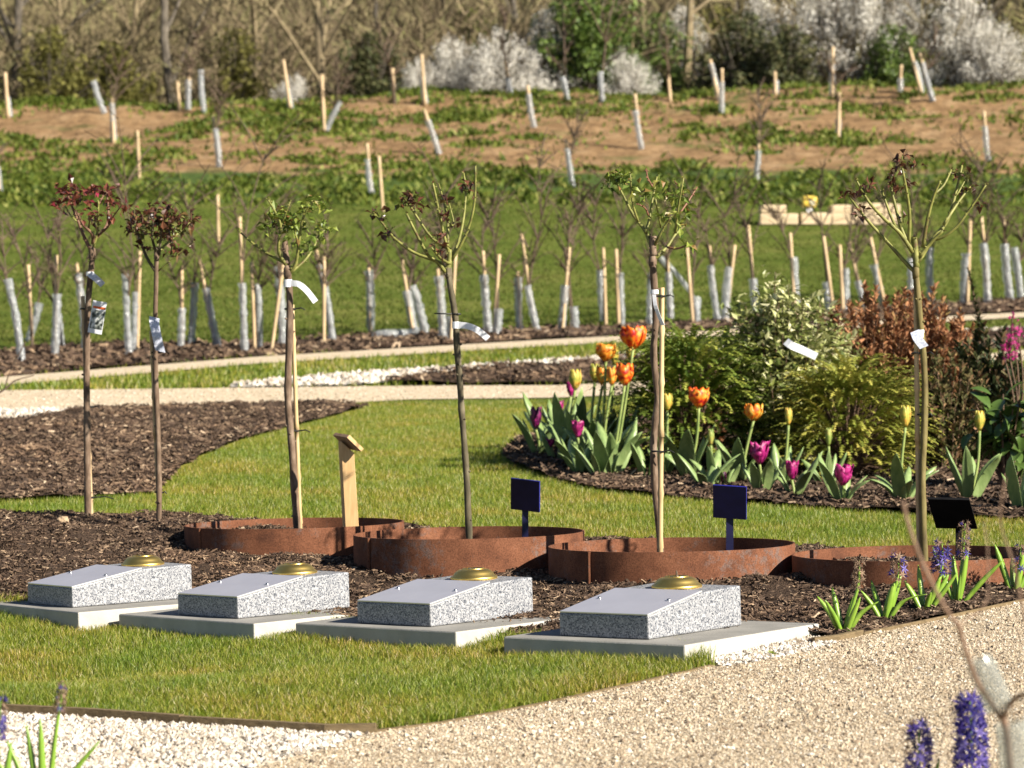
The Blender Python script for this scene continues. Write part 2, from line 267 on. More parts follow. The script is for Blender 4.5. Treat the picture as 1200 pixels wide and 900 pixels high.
class MB:
    def __init__(s): s.v = []; s.f = []
    def add(s, vs, fs):
        o = len(s.v); s.v += [tuple(p) for p in vs]; s.f += [tuple(i+o for i in f) for f in fs]
    def tube(s, pts, rad, n=7, cap=True, jit=0.0):
        pts = [Vector(p) for p in pts]
        if not hasattr(rad, '__len__'): rad = [rad]*len(pts)
        up = Vector((0, 1, 0)) if abs((pts[-1]-pts[0]).normalized().y) < .9 else Vector((1, 0, 0))
        rings = []; o = len(s.v)
        for i, p in enumerate(pts):
            d = (pts[min(i+1, len(pts)-1)] - pts[max(i-1, 0)])
            d = d.normalized() if d.length > 1e-9 else Vector((0, 0, 1))
            a = d.cross(up).normalized(); b = d.cross(a).normalized()
            for k in range(n):
                t = 2*math.pi*k/n; r = rad[i]*(1+random.uniform(-jit, jit))
                s.v.append(tuple(p+(a*math.cos(t)+b*math.sin(t))*r))
        for i in range(len(pts)-1):
            for k in range(n):
                q = (k+1) % n
                s.f.append((o+i*n+k, o+i*n+q, o+(i+1)*n+q, o+(i+1)*n+k))
        if cap:
            s.f.append(tuple(o+k for k in reversed(range(n)))); e = o+(len(pts)-1)*n
            s.f.append(tuple(e+k for k in range(n)))
    def box(s, c, sx, sy, sz, rot=None):
        c = Vector(c); rot = rot or Matrix.Identity(3)
        vs = [c+rot@Vector((x*sx/2, y*sy/2, z*sz/2)) for x in (-1, 1) for y in (-1, 1) for z in (-1, 1)]
        s.add(vs, [(0, 1, 3, 2), (4, 6, 7, 5), (0, 4, 5, 1), (2, 3, 7, 6), (0, 2, 6, 4), (1, 5, 7, 3)])
    def leaf(s, b, d, up, l, w, fold=.25, curl=.15):
        b = Vector(b); d = Vector(d).normalized(); sd_ = d.cross(Vector(up)); sd_ = sd_.normalized() if sd_.length > 1e-6 else Vector((1, 0, 0))
        n = sd_.cross(d)
        m = b+d*l*.5; t = b+d*l-n*l*curl
        s.add([b, m+sd_*w/2+n*w*fold, m, m-sd_*w/2+n*w*fold, t], [(0, 1, 2), (0, 2, 3), (1, 4, 2), (2, 4, 3)])
    def blade(s, b, d, l, w, bend=0.3, seg=5, side=None, chan=.25, taper=1.0):
        """a strap leaf with a channelled section, curving outwards"""
        b = Vector(b); d = Vector(d).normalized(); h = Vector((d.x, d.y, 0)); h = h.normalized() if h.length > 1e-5 else Vector((1, 0, 0))
        sv = side or Vector((-h.y, h.x, 0)); o = len(s.v); p = b.copy(); cur = d.copy()
        for i in range(seg+1):
            t = i/seg
            ww = w*(math.sin(math.pi*min(1, .12+t*.88))**.6 if taper else 1)
            if i == seg: ww = w*.04
            n = sv.cross(cur)
            s.v += [tuple(p+sv*ww/2+n*ww*chan), tuple(p), tuple(p-sv*ww/2+n*ww*chan)]
            p = p+cur*(l/seg); cur = (cur+h*bend/seg*1.6-Vector((0, 0, 1))*bend*t*.9/seg*2).normalized()
        for i in range(seg):
            a = o+i*3; s.f += [(a, a+1, a+4, a+3), (a+1, a+2, a+5, a+4)]
    def build(s, name, mat, parent=None, origin=(0, 0, 0), smooth=False, kind=None):
        ox, oy, oz = origin
        me = bpy.data.meshes.new(name); me.from_pydata([(x-ox, y-oy, z-oz) for x, y, z in s.v], [], s.f)
        if smooth: me.polygons.foreach_set('use_smooth', [True]*len(me.polygons))
        me.update()
        return link(name, me, mat, parent, kind)
def bevel(o, w, seg=2):
    b = o.modifiers.new('bevel', 'BEVEL'); b.width = w; b.segments = seg; b.limit_method = 'ANGLE'; return o
def ordinal(i):
    W = ['first','second','third','fourth','fifth','sixth','seventh','eighth','ninth','tenth','eleventh','twelfth','thirteenth','fourteenth','fifteenth','sixteenth','seventeenth','eighteenth','nineteenth','twentieth']
    T = {20:'twenty',30:'thirty',40:'forty'}
    if i <= 20: return W[i-1]
    if i % 10 == 0: return {30:'thirtieth',40:'fortieth'}[i]
    return T[i-i % 10]+'-'+W[i % 10-1]

# ------------------------------------------------------------------ the ground
def rows(a, b):
    ys = [a]; 
    while ys[-1] < b-1e-6:
        y = ys[-1]; st = .1 if y < 12 else .2 if y < 26 else .5 if y < 56 else 3 if y < 120 else 20
        ys.append(min(b, round(y+st, 4)))
    return ys
def sheet(name, y0, y1, xw, mat, nx):
    ys = rows(y0, y1); V = []; Fq = []
    for y in ys:
        w = xw(y)
        for i in range(nx+1):
            x = -w+2*w*i/nx; V.append((x, y, gnd(x, y)))
    n = nx+1
    for j in range(len(ys)-1):
        for i in range(nx):
            Fq.append((j*n+i, j*n+i+1, (j+1)*n+i+1, (j+1)*n+i))
    o = link(name, np_mesh(name, V, Fq, True), mat); return props(o, kind='structure')
sheet('lawn', 3.0, 16.0, lambda y: 30, M['lawn'], 60)
sheet('ground', -20, 3.0, lambda y: 30, M['gravel'], 4)
sheet('upper_lawn', 16.0, 36.5, lambda y: 30+(y-16)*1.0, M['far_lawn'], 60)
sheet('bank', 36.5, 54.0, lambda y: 50.5+(y-36.5)*1.0, M['bank'], 240)
sheet('wooded_hillside', 54.0, 400.0, lambda y: 68+(y-54)*1.0, M['hill'], 60)

def poly_world(px):
    out = []
    for i, (u, v) in enumerate(px):
        a = hit(u, v); b = hit(*px[(i+1) % len(px)]); n = max(1, int((b-a).length/.25))
        u2, v2 = px[(i+1) % len(px)]
        for k in range(n):
            t = k/n; uu = u+(u2-u)*t; p = hit(uu, v+(v2-v)*t)
            out.append((p.x+(-1 if uu <= -85 else 1 if uu >= 1325 else 0)*p.y*.35, p.y))   # runs on beyond the frame
    return out
def inside(P, X, Y):
    P = np.asarray(P); x0, y0 = P[:, 0], P[:, 1]; x1, y1 = np.roll(x0, -1), np.roll(y0, -1)
    c = np.zeros(len(X), bool)
    for a, b, d, e in zip(x0, y0, x1, y1):
        if b == e: continue
        m = ((b > Y) != (e > Y)) & (X < (d-a)*(Y-b)/(e-b)+a); c ^= m
    return c
def zone(name, P, mat, off, bump=None, step=None, xstep=None):
    bm = bmesh.new(); vs = [bm.verts.new((x, y, 0)) for x, y in P]
    es = [bm.edges.new((vs[i], vs[(i+1) % len(vs)])) for i in range(len(vs))]
    bmesh.ops.triangle_fill(bm, use_beauty=True, edges=es)
    ys = [p[1] for p in P]; y0, y1 = min(ys), max(ys)
    cuts = [y for y in rows(3.0, 60) if y0 < y < y1] if not step else list(np.arange(y0+step, y1, step))
    for y in cuts:
        bmesh.ops.bisect_plane(bm, geom=bm.verts[:]+bm.edges[:]+bm.faces[:], plane_co=(0, y, 0), plane_no=(0, 1, 0), dist=1e-6)
    if xstep:
        xs = [p[0] for p in P]
        for x in np.arange(max(-4, min(xs))+xstep, min(4, max(xs)), xstep):
            bmesh.ops.bisect_plane(bm, geom=bm.verts[:]+bm.edges[:]+bm.faces[:], plane_co=(x, 0, 0), plane_no=(1, 0, 0), dist=1e-6)
    for v in bm.verts:
        v.co.z = gnd(v.co.x, v.co.y)+off+(bump(v.co.x, v.co.y) if bump else 0)
    bmesh.ops.recalc_face_normals(bm, faces=bm.faces)
    for f in bm.faces:
        f.smooth = True
        if f.normal.z < 0: f.normal_flip()
    me = bpy.data.meshes.new(name); bm.to_mesh(me); bm.free()
    return props(link(name, me, mat), kind='structure')

Z = {}
Z['front_lawn'] = poly_world([(-90, 700), (0, 706), (200, 720), (400, 735), (600, 752), (790, 768), (838, 782), (800, 792), (760, 800), (640, 827), (520, 850), (430, 861), (200, 850), (0, 836), (-90, 831)])
Z['white'] = poly_world([(-120, 838), (0, 838), (200, 852), (430, 863), (370, 884), (290, 905), (200, 1000), (-120, 1000)])
Z['gravel'] = poly_world([(430, 862), (520, 851), (640, 828), (760, 801), (838, 783), (900, 768), (948, 752), (985, 752), (1060, 738), (1200, 708), (1330, 678), (1330, 1120), (120, 1120), (290, 905), (370, 884)])
Z['mulch'] = poly_world([(-90, 602), (0, 603), (100, 607), (215, 611), (345, 617), (480, 622), (690, 634), (930, 646), (1330, 668), (1330, 677), (1200, 707), (1060, 737), (985, 751), (948, 748), (880, 750), (790, 765), (600, 753), (400, 736), (200, 721), (0, 707), (-90, 701)])
Z['left_mulch'] = poly_world([(-90, 512), (0, 497), (60, 488), (100, 481.5), (250, 476), (400, 474), (432, 478), (360, 497), (290, 515), (240, 535), (205, 556), (188, 579), (100, 584), (0, 589), (-90, 592)])
Z['left_white'] = poly_world([(-90, 485), (0, 482.5), (98, 481), (60, 488), (0, 496.5), (-90, 511)])
Z['tulip_bed'] = poly_world([(588, 533), (600, 546), (640, 561), (700, 576), (800, 586), (900, 593), (1000, 600), (1100, 606), (1200, 611), (1330, 617), (1330, 505), (1100, 495), (900, 488), (740, 492), (650, 505), (605, 518)])
Z['path'] = poly_world([(-90, 460), (0, 458.5), (200, 456.5), (400, 454), (500, 453), (650, 452.5), (740, 449), (900, 438), (1330, 400), (1330, 412), (900, 452), (740, 463), (650, 467), (480, 469), (400, 473.5), (250, 475.5), (100, 481), (-90, 484.5)])
Z['white_strip'] = poly_world([(270, 452), (400, 441), (500, 434), (600, 428), (700, 421), (800, 414), (1000, 399), (1330, 377), (1330, 380), (1000, 403), (800, 418), (700, 426), (570, 434), (500, 441), (440, 451), (400, 453.5), (270, 455.5)])
Z['far_mulch'] = poly_world([(442, 451.5), (502, 441), (572, 434.5), (700, 426.5), (800, 418.5), (1000, 403.5), (1330, 380.5), (1330, 398), (900, 436), (740, 448), (650, 452), (500, 452.5)])
Z['thin_path'] = poly_world([(-90, 451), (0, 444), (100, 436), (200, 428), (300, 420), (450, 411), (600, 402), (800, 391), (1000, 379), (1130, 371), (1330, 361), (1330, 366), (1130, 377), (1000, 385.5), (800, 398), (600, 409.5), (450, 419), (300, 428), (200, 436.5), (100, 445), (0, 453.5), (-90, 459)])
Z['sapling_strip'] = poly_world([(-90, 421), (0, 414), (80, 407), (150, 403), (300, 406), (380, 398), (450, 395), (600, 389), (700, 385), (800, 380), (1000, 364), (1130, 355), (1330, 346), (1330, 360.5), (1130, 370.5), (1000, 378.5), (800, 390.5), (600, 401.5), (450, 410.5), (300, 419.5), (200, 427.5), (100, 435.5), (0, 443.5), (-90, 450)])
def mulch_bump(x, y):
    b = .018*mnoise.noise((x*5, y*5, 1))+.012*mnoise.noise((x*14, y*14, 5))
    b += .075*math.exp(-((x+1.68)/.20)**2-((y-8.95)/.30)**2)         # heap at the left edge
    b += .03*math.exp(-((x+1.3)/.4)**2-((y-9.2)/.4)**2)
    return max(b, -.012)+.012
def far_bump(x, y): return .02*mnoise.noise((x*4, y*4, 2))+.014*mnoise.noise((x*13, y*13, 8))+.015
zone('mulch_bed', Z['mulch'], M['soil'], .004, mulch_bump, xstep=.12)
zone('gravel_path', Z['gravel'], M['gravel'], .006)
zone('white_chippings_bed', Z['white'], M['white_bed'], .006)
zone('left_mulch_bed', Z['left_mulch'], M['soil'], .004, far_bump, xstep=.15)
zone('left_chippings_bed', Z['left_white'], M['white_bed'], .006)
zone('tulip_bed', Z['tulip_bed'], M['soil'], .004, far_bump, xstep=.15)
zone('hoggin_path', Z['path'], M['path'], .006)
zone('chippings_border', Z['white_strip'], M['white_bed'], .012)
zone('round_mulch_bed', Z['far_mulch'], M['soil'], .01, lambda x, y: far_bump(x, y)*1.2, xstep=.3)
zone('back_path', Z['thin_path'], M['path'], .012)
zone('sapling_mulch_strip', Z['sapling_strip'], M['soil'], .012, lambda x, y: .02*mnoise.noise((x*2, y*2, 2))+.008, xstep=.3)

# ------------------------------------------------------------------ scattered stuff
def scatter(P, dens, ymax=None, umin=-80, umax=1280):
    """random points in a polygon, density dens(y) per square metre, only near the view"""
    P = np.asarray(P); x0, x1 = P[:, 0].min(), P[:, 0].max(); y0, y1 = P[:, 1].min(), P[:, 1].max()
    if ymax: y1 = min(y1, ymax)
    x0 = max(x0, (umin-600)/F*y1); x1 = min(x1, (umax-600)/F*y1)
    dm = max(dens(y0), dens(y1)); n = int((x1-x0)*(y1-y0)*dm)
    X = RNG.uniform(x0, x1, n); Y = RNG.uniform(y0, y1, n)
    k = RNG.uniform(0, dm, n) < np.array([dens(t) for t in np.linspace(y0, y1, 64)])[np.clip(((Y-y0)/(y1-y0)*63).astype(int), 0, 63)]
    U = 600+X/Y*F; k &= (U > umin) & (U < umax)
    X, Y = X[k], Y[k]; k = inside(P, X, Y); return X[k], Y[k]
def blades(X, Y, Zs, h, w, lean=.5, simple=False):
    n = len(X); a = RNG.uniform(0, 2*math.pi, n); b = RNG.uniform(0, 2*math.pi, n)
    hh = h*RNG.uniform(.45, 1.15, n); ln = RNG.uniform(.05, lean, n)*hh
    sx, sy = np.cos(a)*w/2, np.sin(a)*w/2; lx, ly = np.cos(b)*ln, np.sin(b)*ln
    if simple:
        V = np.stack([np.stack([X-sx, Y-sy, Zs-.004], 1), np.stack([X+sx, Y+sy, Zs-.004], 1), np.stack([X+lx, Y+ly, Zs+hh], 1)], 1)
        return V.reshape(-1, 3), np.arange(3*n).reshape(-1, 3)
    V = np.zeros((n, 5, 3))
    V[:, 0] = np.stack([X-sx, Y-sy, Zs-.004], 1); V[:, 1] = np.stack([X+sx, Y+sy, Zs-.004], 1)
    mx, my, mz = X+lx*.35, Y+ly*.35, Zs+hh*.6
    V[:, 2] = np.stack([mx-sx*.8, my-sy*.8, mz], 1); V[:, 3] = np.stack([mx+sx*.8, my+sy*.8, mz], 1)
    V[:, 4] = np.stack([X+lx, Y+ly, Zs+hh], 1)
    base = np.arange(n)[:, None]*5
    Fc = np.concatenate([base+[0, 1, 3], base+[0, 3, 2], base+[2, 3, 4]], 0)
    return V.reshape(-1, 3), Fc
def chips(X, Y, Zs, l, w, t, tilt=.35):
    n = len(X); L_ = l*RNG.uniform(.35, 1.0, n)**1.3; W_ = w*RNG.uniform(.4, 1.2, n); T_ = t*RNG.uniform(.5, 1.2, n)
    a = RNG.uniform(0, 2*math.pi, n); p = RNG.normal(0, tilt, n); r = RNG.normal(0, tilt, n)
    d = np.stack([np.cos(a)*np.cos(p), np.sin(a)*np.cos(p), np.sin(p)], 1)
    s = np.stack([-np.sin(a)*np.cos(r), np.cos(a)*np.cos(r), np.sin(r)], 1); nn = np.cross(d, s)
    C = np.stack([X, Y, Zs+RNG.uniform(0, 1, n)*t*1.6], 1); V = np.zeros((n, 6, 3))
    tp = RNG.uniform(.3, 1, (n, 2)); rs = RNG.uniform(-.8, .8, (n, 2))
    for q, sx in enumerate((-1, 1)):             # splinters with an off-centre ridge, underside left open to the soil
        e = C+d*(sx*L_/2)[:, None]; wq = (W_/2*tp[:, q])[:, None]
        V[:, q*3] = e-s*wq-nn*(T_/2)[:, None]; V[:, q*3+1] = e+s*wq*rs[:, q][:, None]+nn*(T_/2)[:, None]; V[:, q*3+2] = e+s*wq-nn*(T_/2)[:, None]
    base = np.arange(n)[:, None]*6
    Fc = np.concatenate([base+f for f in ([0, 1, 4], [0, 4, 3], [1, 2, 5], [1, 5, 4], [0, 2, 1], [3, 4, 5])], 0)
    return V.reshape(-1, 3), Fc
def pebbles(X, Y, Zs, r):
    n = len(X); s = r*RNG.uniform(.5, 1.25, n)**1.2
    # the upper half of each stone, bedded in the surface
    k = np.arange(4)*math.pi/2; a = RNG.uniform(0, 6.283, n)[:, None]+k+RNG.uniform(-.35, .35, (n, 4)); r4 = s[:, None]*RNG.uniform(.75, 1.25, (n, 4)); V = np.zeros((n, 5, 3))
    V[:, :4, 0] = np.cos(a)*r4; V[:, :4, 1] = np.sin(a)*r4; V[:, :4, 2] = RNG.uniform(-.45, .25, (n, 4))*s[:, None]
    V[:, 4, 0] = RNG.uniform(-.45, .45, n)*s; V[:, 4, 1] = RNG.uniform(-.45, .45, n)*s; V[:, 4, 2] = s*RNG.uniform(.55, 1.0, n)
    V += np.stack([X, Y, Zs+s*.1], 1)[:, None]
    base = np.arange(n)[:, None]*5
    Fc = np.concatenate([base+f for f in ([0, 1, 4], [1, 2, 4], [2, 3, 4], [3, 0, 4])], 0)
    return V.reshape(-1, 3), Fc
def stuff(name, VF, mat, label, cat, smooth=False):
    o = link(name, np_mesh(name, *VF, smooth), mat); return props(o, label, cat, None, 'stuff')
def join_vf(a, b):
    return np.concatenate([a[0], b[0]]), np.concatenate([a[1], b[1]+len(a[0])])
def gz(X, Y, extra=None, off=0.0):
    z = gndv(X, Y)+off
    if extra is not None: z = z+np.array([extra(a, b) for a, b in zip(X, Y)])
    return z
X, Y = scatter(Z['front_lawn'], lambda y: 64000*(5.6/y)**1.2)
hh = .026+.009*np.array([mnoise.noise((a*4, b*4, 0)) for a, b in zip(X, Y)])
# longer uncut grass against the slabs and at the right-hand tip
edge = np.clip((X-0.12)/.35, 0, 1)*.012
_sb = [hit(u, v) for u, v in [(-90, 700), (0, 706), (200, 720), (400, 735), (600, 752), (790, 768), (838, 782)]]
edge = edge+.016*np.clip(1-(np.interp(X, [p.x for p in _sb], [p.y for p in _sb])-Y)/.22, 0, 1)
stuff('front_grass', blades(X, Y, gz(X, Y), hh+edge, .0019, .8), M['grass'], 'short green grass of the front lawn before the slabs', 'grass')
MIDP = np.array([(-3.2, 9.25), (-1.0, 9.35), (-.2, 8.95), (.6, 8.5), (3.0, 8.1), (3.2, 13), (3.4, 16.3), (-3.6, 16.3)])
X, Y = scatter(MIDP, lambda y: 20000*(9/y)**2)
k = ~(inside(Z['left_mulch'], X, Y) | inside(Z['tulip_bed'], X, Y) | inside(Z['mulch'], X, Y) | inside(Z['path'], X, Y) | inside(Z['left_white'], X, Y))
# nothing grows inside the steel rings
RINGS = [(345, 9.05, 613), (549.5, 8.52, 624), (787, 8.05, 638), (1077, 7.80, 648)]
for u, yy, v in RINGS: k &= np.hypot(X-(u-600)/F*yy, Y-yy) > .375
k &= ~((np.hypot(X, 0) > 1.0) & (Y > 12) & (X > 0))
X, Y = X[k], Y[k]
stuff('middle_grass', blades(X, Y, gz(X, Y), .020, .0036, .9, True), M['grass'], 'mown green grass of the lawn behind the rings', 'grass')
STRIP = np.array([(-4.2, 17.0), (6, 17.4), (8, 23), (3, 22.5), (-3.6, 19.2)])
X, Y = scatter(STRIP, lambda y: 1500)
k = ~(inside(Z['white_strip'], X, Y) | inside(Z['far_mulch'], X, Y) | inside(Z['path'], X, Y) | inside(Z['thin_path'], X, Y) | inside(Z['sapling_strip'], X, Y))
X, Y = X[k], Y[k]
stuff('strip_grass', blades(X, Y, gz(X, Y), .045, .011, .7, True), M['grass'], 'grass of the narrow strip between the two paths', 'grass')
UP = np.array([(-6, 20), (6, 20), (12, 40), (-12, 40)])
X, Y = scatter(UP, lambda y: 420*(25/y)); k = ~(inside(Z['thin_path'], X, Y) | inside(Z['sapling_strip'], X, Y) | inside(Z['white_strip'], X, Y) | (Y < 21.2) | (Y > 37)); X, Y = X[k], Y[k]
M['far_grass'] = island_mat('far_grass_tufts', [(0, (.068, .092, .014)), (.5, (.10, .124, .022)), (.9, (.15, .158, .04)), (1, (.24, .23, .09))], rough=.7, spec=.1, trans=.3)
stuff('upper_grass', blades(X, Y, gz(X, Y), .028, .020, 1.4, True), M['far_grass'], 'rough green grass of the sloping upper lawn', 'grass')
X, Y = scatter(Z['mulch'], lambda y: 8500)
stuff('bark_mulch', chips(X, Y, gz(X, Y, mulch_bump, .004), .030, .0070, .0035), M['chips'], 'dark bark chips around the rings and slabs', 'bark mulch')
X, Y = scatter(Z['left_mulch'], lambda y: 3000*(11/y)**1.5)
stuff('left_bark_mulch', chips(X, Y, gz(X, Y, far_bump, .004), .048, .013, .006), M['chips'], 'dark bark chips filling the bed left of the lawn', 'bark mulch')
X, Y = scatter(Z['tulip_bed'], lambda y: 2600*(10/y)**1.5)
stuff('tulip_bark_mulch', chips(X, Y, gz(X, Y, far_bump, .004), .05, .014, .006), M['chips'], 'dark bark chips under the tulips and shrubs', 'bark mulch')
def join_many(L_):
    r = L_[0]
    for q in L_[1:]: r = join_vf(r, q)
    return r
X, Y = scatter(Z['far_mulch'], lambda y: 420)
X2, Y2 = scatter(Z['sapling_strip'], lambda y: 420)
stuff('far_bark_mulch', join_vf(chips(X, Y, gz(X, Y, lambda a, b: far_bump(a, b)*1.2, .012), .085, .027, .012), chips(X2, Y2, gz(X2, Y2, lambda a, b: .02*mnoise.noise((a*2, b*2, 2))+.008, .014), .10, .03, .013)), M['chips'], 'dark bark chips of the round bed and sapling strip', 'bark mulch')
X, Y = scatter(Z['gravel'], lambda y: 30000*(5/y)**.9)
X2, Y2 = scatter(Z['gravel'], lambda y: 1300)
stuff('path_gravel', join_vf(pebbles(X, Y, gz(X, Y, None, .006), .0033), pebbles(X2, Y2, gz(X2, Y2, None, .007), .0058)), M['stones'], 'buff gravel of the path in the foreground', 'gravel')
X, Y = scatter(Z['white'], lambda y: 17000)
W1 = pebbles(X, Y, gz(X, Y, None, .008), .0066)
WP = poly_world([(826, 776), (880, 763), (950, 750), (985, 752), (972, 761), (900, 777), (846, 785)])
X, Y = scatter(WP, lambda y: 15000)
stuff('white_chippings', join_vf(W1, pebbles(X, Y, gz(X, Y, None, .008), .0066)), M['white_stones'], 'white stone chippings at the lawn edges', 'chippings')
X, Y = scatter(Z['left_white'], lambda y: 1500); X2, Y2 = scatter(Z['white_strip'], lambda y: 900)
stuff('far_white_chippings', join_vf(pebbles(X, Y, gz(X, Y, None, .01), .018), pebbles(X2, Y2, gz(X2, Y2, None, .015), .025)), M['white_stones'], 'white stone chippings bordering the hoggin path', 'chippings')
X, Y = scatter(Z['path'], lambda y: 900)
stuff('hoggin_gravel', pebbles(X, Y, gz(X, Y, None, .004), .008), M['stones'], 'fine buff stones on the curving path behind the lawn', 'gravel')
# weeds on the bank: patches of leaves
TV = []; TF = []
def weed_patches():
    cx = []; cy = []; cr = []
    for i in range(1500):
        y = random.uniform(36.2, 52.5); x = random.uniform(-11.5, 11.5)
        nz = mnoise.noise((x*.35, y*.35, 11.0))
        want = .34+1.1*nz+.7*(1-sstep(36.5, 39.6, y))+.3*sstep(49.5, 51.5, y)
        if random.random() < want: cx.append(x); cy.append(y); cr.append(random.uniform(.10, .36)*(1.2 if y < 39 else 1))
    X = []; Y = []; H = []
    for x, y, r in zip(cx, cy, cr):
        n = int(75*r/.3)
        a = RNG.uniform(0, 2*math.pi, n); q = r*np.sqrt(RNG.uniform(0, 1, n))
        X.append(x+1.5*q*np.cos(a)); Y.append(y+q*np.sin(a)); H.append((.07+.26*r)*(1.05-q/r*.75))
    X = np.concatenate(X); Y = np.concatenate(Y); H = np.concatenate(H)
    # single small weeds thinning out between the patches
    n = 26000; x2 = RNG.uniform(-11.5, 11.5, n); y2 = RNG.uniform(36.3, 52.8, n)
    pr = np.array([.30+1.0*mnoise.noise((a*.35, b*.35, 11.0))+.5*mnoise.noise((a*1.3, b*1.3, 4.0))+.5*(1-sstep(36.6, 40.5, b))+.2*sstep(49, 51.5, b) for a, b in zip(x2, y2)])
    k = RNG.uniform(0, 1, n) < pr; X = np.concatenate([X, x2[k]]); Y = np.concatenate([Y, y2[k]]); H = np.concatenate([H, RNG.uniform(.04, .12, k.sum())])
    return blades(X, Y, gz(X, Y), H, .06, 1.5)
stuff('bank_weeds', weed_patches(), M['tufts'], 'green weeds growing in patches over the bare earth bank', 'weeds')

# ------------------------------------------------------------------ granite memorials on concrete slabs
BW, BL, HF, HB = .27, .40, .056, .100        # block: width, length, height at front and back
SO_R, SO_L, SO_F, SO_B, ST = .15, .12, .065, .125, .055
def prism_mesh(name, prof, w):
    """profile in the y-z plane, swept across x from -w to 0"""
    me = bpy.data.meshes.new(name); n = len(prof)
    V = [(0, y, z) for y, z in prof]+[(-w, y, z) for y, z in prof]
    Fc = [tuple(range(n))]+[tuple(reversed(range(n, 2*n)))]+[(i, i+n, (i+1) % n+n, (i+1) % n) for i in range(n)]
    me.from_pydata(V, [], Fc); me.update(); bm = bmesh.new(); bm.from_mesh(me); bmesh.ops.recalc_face_normals(bm, faces=bm.faces); bm.to_mesh(me); bm.free()
    return me
SL = BL*.585
blk_me = prism_mesh('granite_block', [(0, 0), (0, HF), (SL, HB-.004), (BL, HB), (BL, 0)], BW); blk_me.materials.append(M['granite'])
pl_ang = math.atan2(HB-.004-HF, SL); pl_len = math.hypot(HB-.004-HF, SL)
def plaque_mesh():
    mb = MB(); mb.box((0, 0, 0), BW-.004, pl_len-.002, .004)
    me = bpy.data.meshes.new('plaque'); me.from_pydata(mb.v, [], mb.f); me.update()
    me.materials.append(M['plaque']); me.materials.append(M['plaque_edge'])
    for p in me.polygons: p.material_index = 0 if p.normal.z > .5 else 1
    return me
pl_me = plaque_mesh()
def lathe(name, prof, n=48):
    V = []; Fc = []
    for r, z in prof:
        for k in range(n): V.append((r*math.cos(2*math.pi*k/n), r*math.sin(2*math.pi*k/n), z))
    for i in range(len(prof)-1):
        for k in range(n): Fc.append((i*n+k, i*n+(k+1) % n, (i+1)*n+(k+1) % n, (i+1)*n+k))
    Fc.append(tuple((len(prof)-1)*n+k for k in range(n)))
    me = bpy.data.meshes.new(name); me.from_pydata(V, [], Fc)
    me.polygons.foreach_set('use_smooth', [True]*len(me.polygons)); me.update(); return me
dish_me = lathe('brass_rose', [(.063, 0), (.064, .002), (.064, .005), (.061, .008), (.057, .010), (.053, .016), (.047, .022), (.040, .0255), (.032, .027), (.030, .0262)]); dish_me.materials.append(M['brass'])
knob_me = lathe('raised_rim', [(.030, 0), (.030, .003), (.026, .0035), (.024, .001)], 32); knob_me.materials.append(M['brass'])
hole_me = lathe('flower_hole', [(.0045, -.001), (.0045, .0016), (.0035, .0016), (.0032, .0004)], 12); hole_me.materials.append(M['screw'])
scr_me = lathe('screw', [(.005, 0), (.005, .0025), (.0035, .0045)], 12); scr_me.materials.append(M['screw'])
def slab_mesh(left):
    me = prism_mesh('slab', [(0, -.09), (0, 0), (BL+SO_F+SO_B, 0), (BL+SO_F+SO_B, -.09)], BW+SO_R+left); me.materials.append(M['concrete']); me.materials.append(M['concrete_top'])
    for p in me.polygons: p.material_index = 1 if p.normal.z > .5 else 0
    return me
BL_ = [((85, 712.5), 7.82, 52), ((279, 725.5), 7.41, 46), ((505, 735), 7.05, 42), ((760.5, 750), 6.54, 38.5)]
MEML = ['grey granite memorial block on the slab at the far left edge', 'grey granite memorial block second from the left, before the wooden lectern post',
        'grey granite memorial block third from the left, before the middle of the rings', 'grey granite memorial block nearest the gravel path, rightmost of four']
SLBL = ['pale concrete slab under the leftmost granite memorial, cut by the left edge', 'pale concrete slab under the second granite memorial from the left',
        'pale concrete slab under the third granite memorial from the left', 'pale concrete slab at the gravel corner under the rightmost granite memorial']
TILT = Matrix.Rotation(-.028, 3, 'Y')
for i, ((u, v), y, ph) in enumerate(BL_):
    c = at(u, v, y)
    rot = TILT@Matrix.Rotation(-R(ph), 3, 'Z')
    e = rot.to_euler()
    m = empty('granite_memorial', c+Vector((0, 0, .0008)), MEML[i], 'memorial', 'granite memorials in a row'); m.rotation_euler = e
    b = link('granite_block', blk_me, None, m); bevel(b, .004, 2)
    p = link('plaque', pl_me, None, m); p.location = (-BW/2, SL/2-math.sin(pl_ang)*.0024, (HF+HB-.004)/2+.0026); p.rotation_euler = (pl_ang, 0, 0); bevel(p, .0008, 1)
    props(p, 'plain satin metal plate screwed to the sloping top')
    for sx in (-1, 1):
        s = link('screw', scr_me, None, p); s.location = (sx*(BW/2-.03), .012, .002)
    d = link('brass_rose', dish_me, None, m); d.location = (-BW/2, (SL+BL)/2-.004, HB-.002); props(d, 'polished brass domed flower holder lid')
    k = link('raised_rim', knob_me, None, d); k.location = (0, 0, .0262)
    for q in range(6):
        h = link('flower_hole', hole_me, None, d); h.location = (.015*math.cos(q*math.pi/3), .015*math.sin(q*math.pi/3), .0268)
    if i == 3:
        mb = MB(); mb.tube([(0, 0, .026), (.001, 0, .036), (0, 0, .043)], [.003, .0028, .002], 8); mb.build('stem_stub', M['twig'], d)
    off = rot@Vector((SO_R, -SO_F, 0))
    s = link('concrete_slab', slab_mesh((.19, .19, .17, .125)[i]), None); s.location = c+off; s.rotation_euler = e; bevel(s, .004, 2)
    props(s, SLBL[i], 'slab', 'concrete slabs in a row')

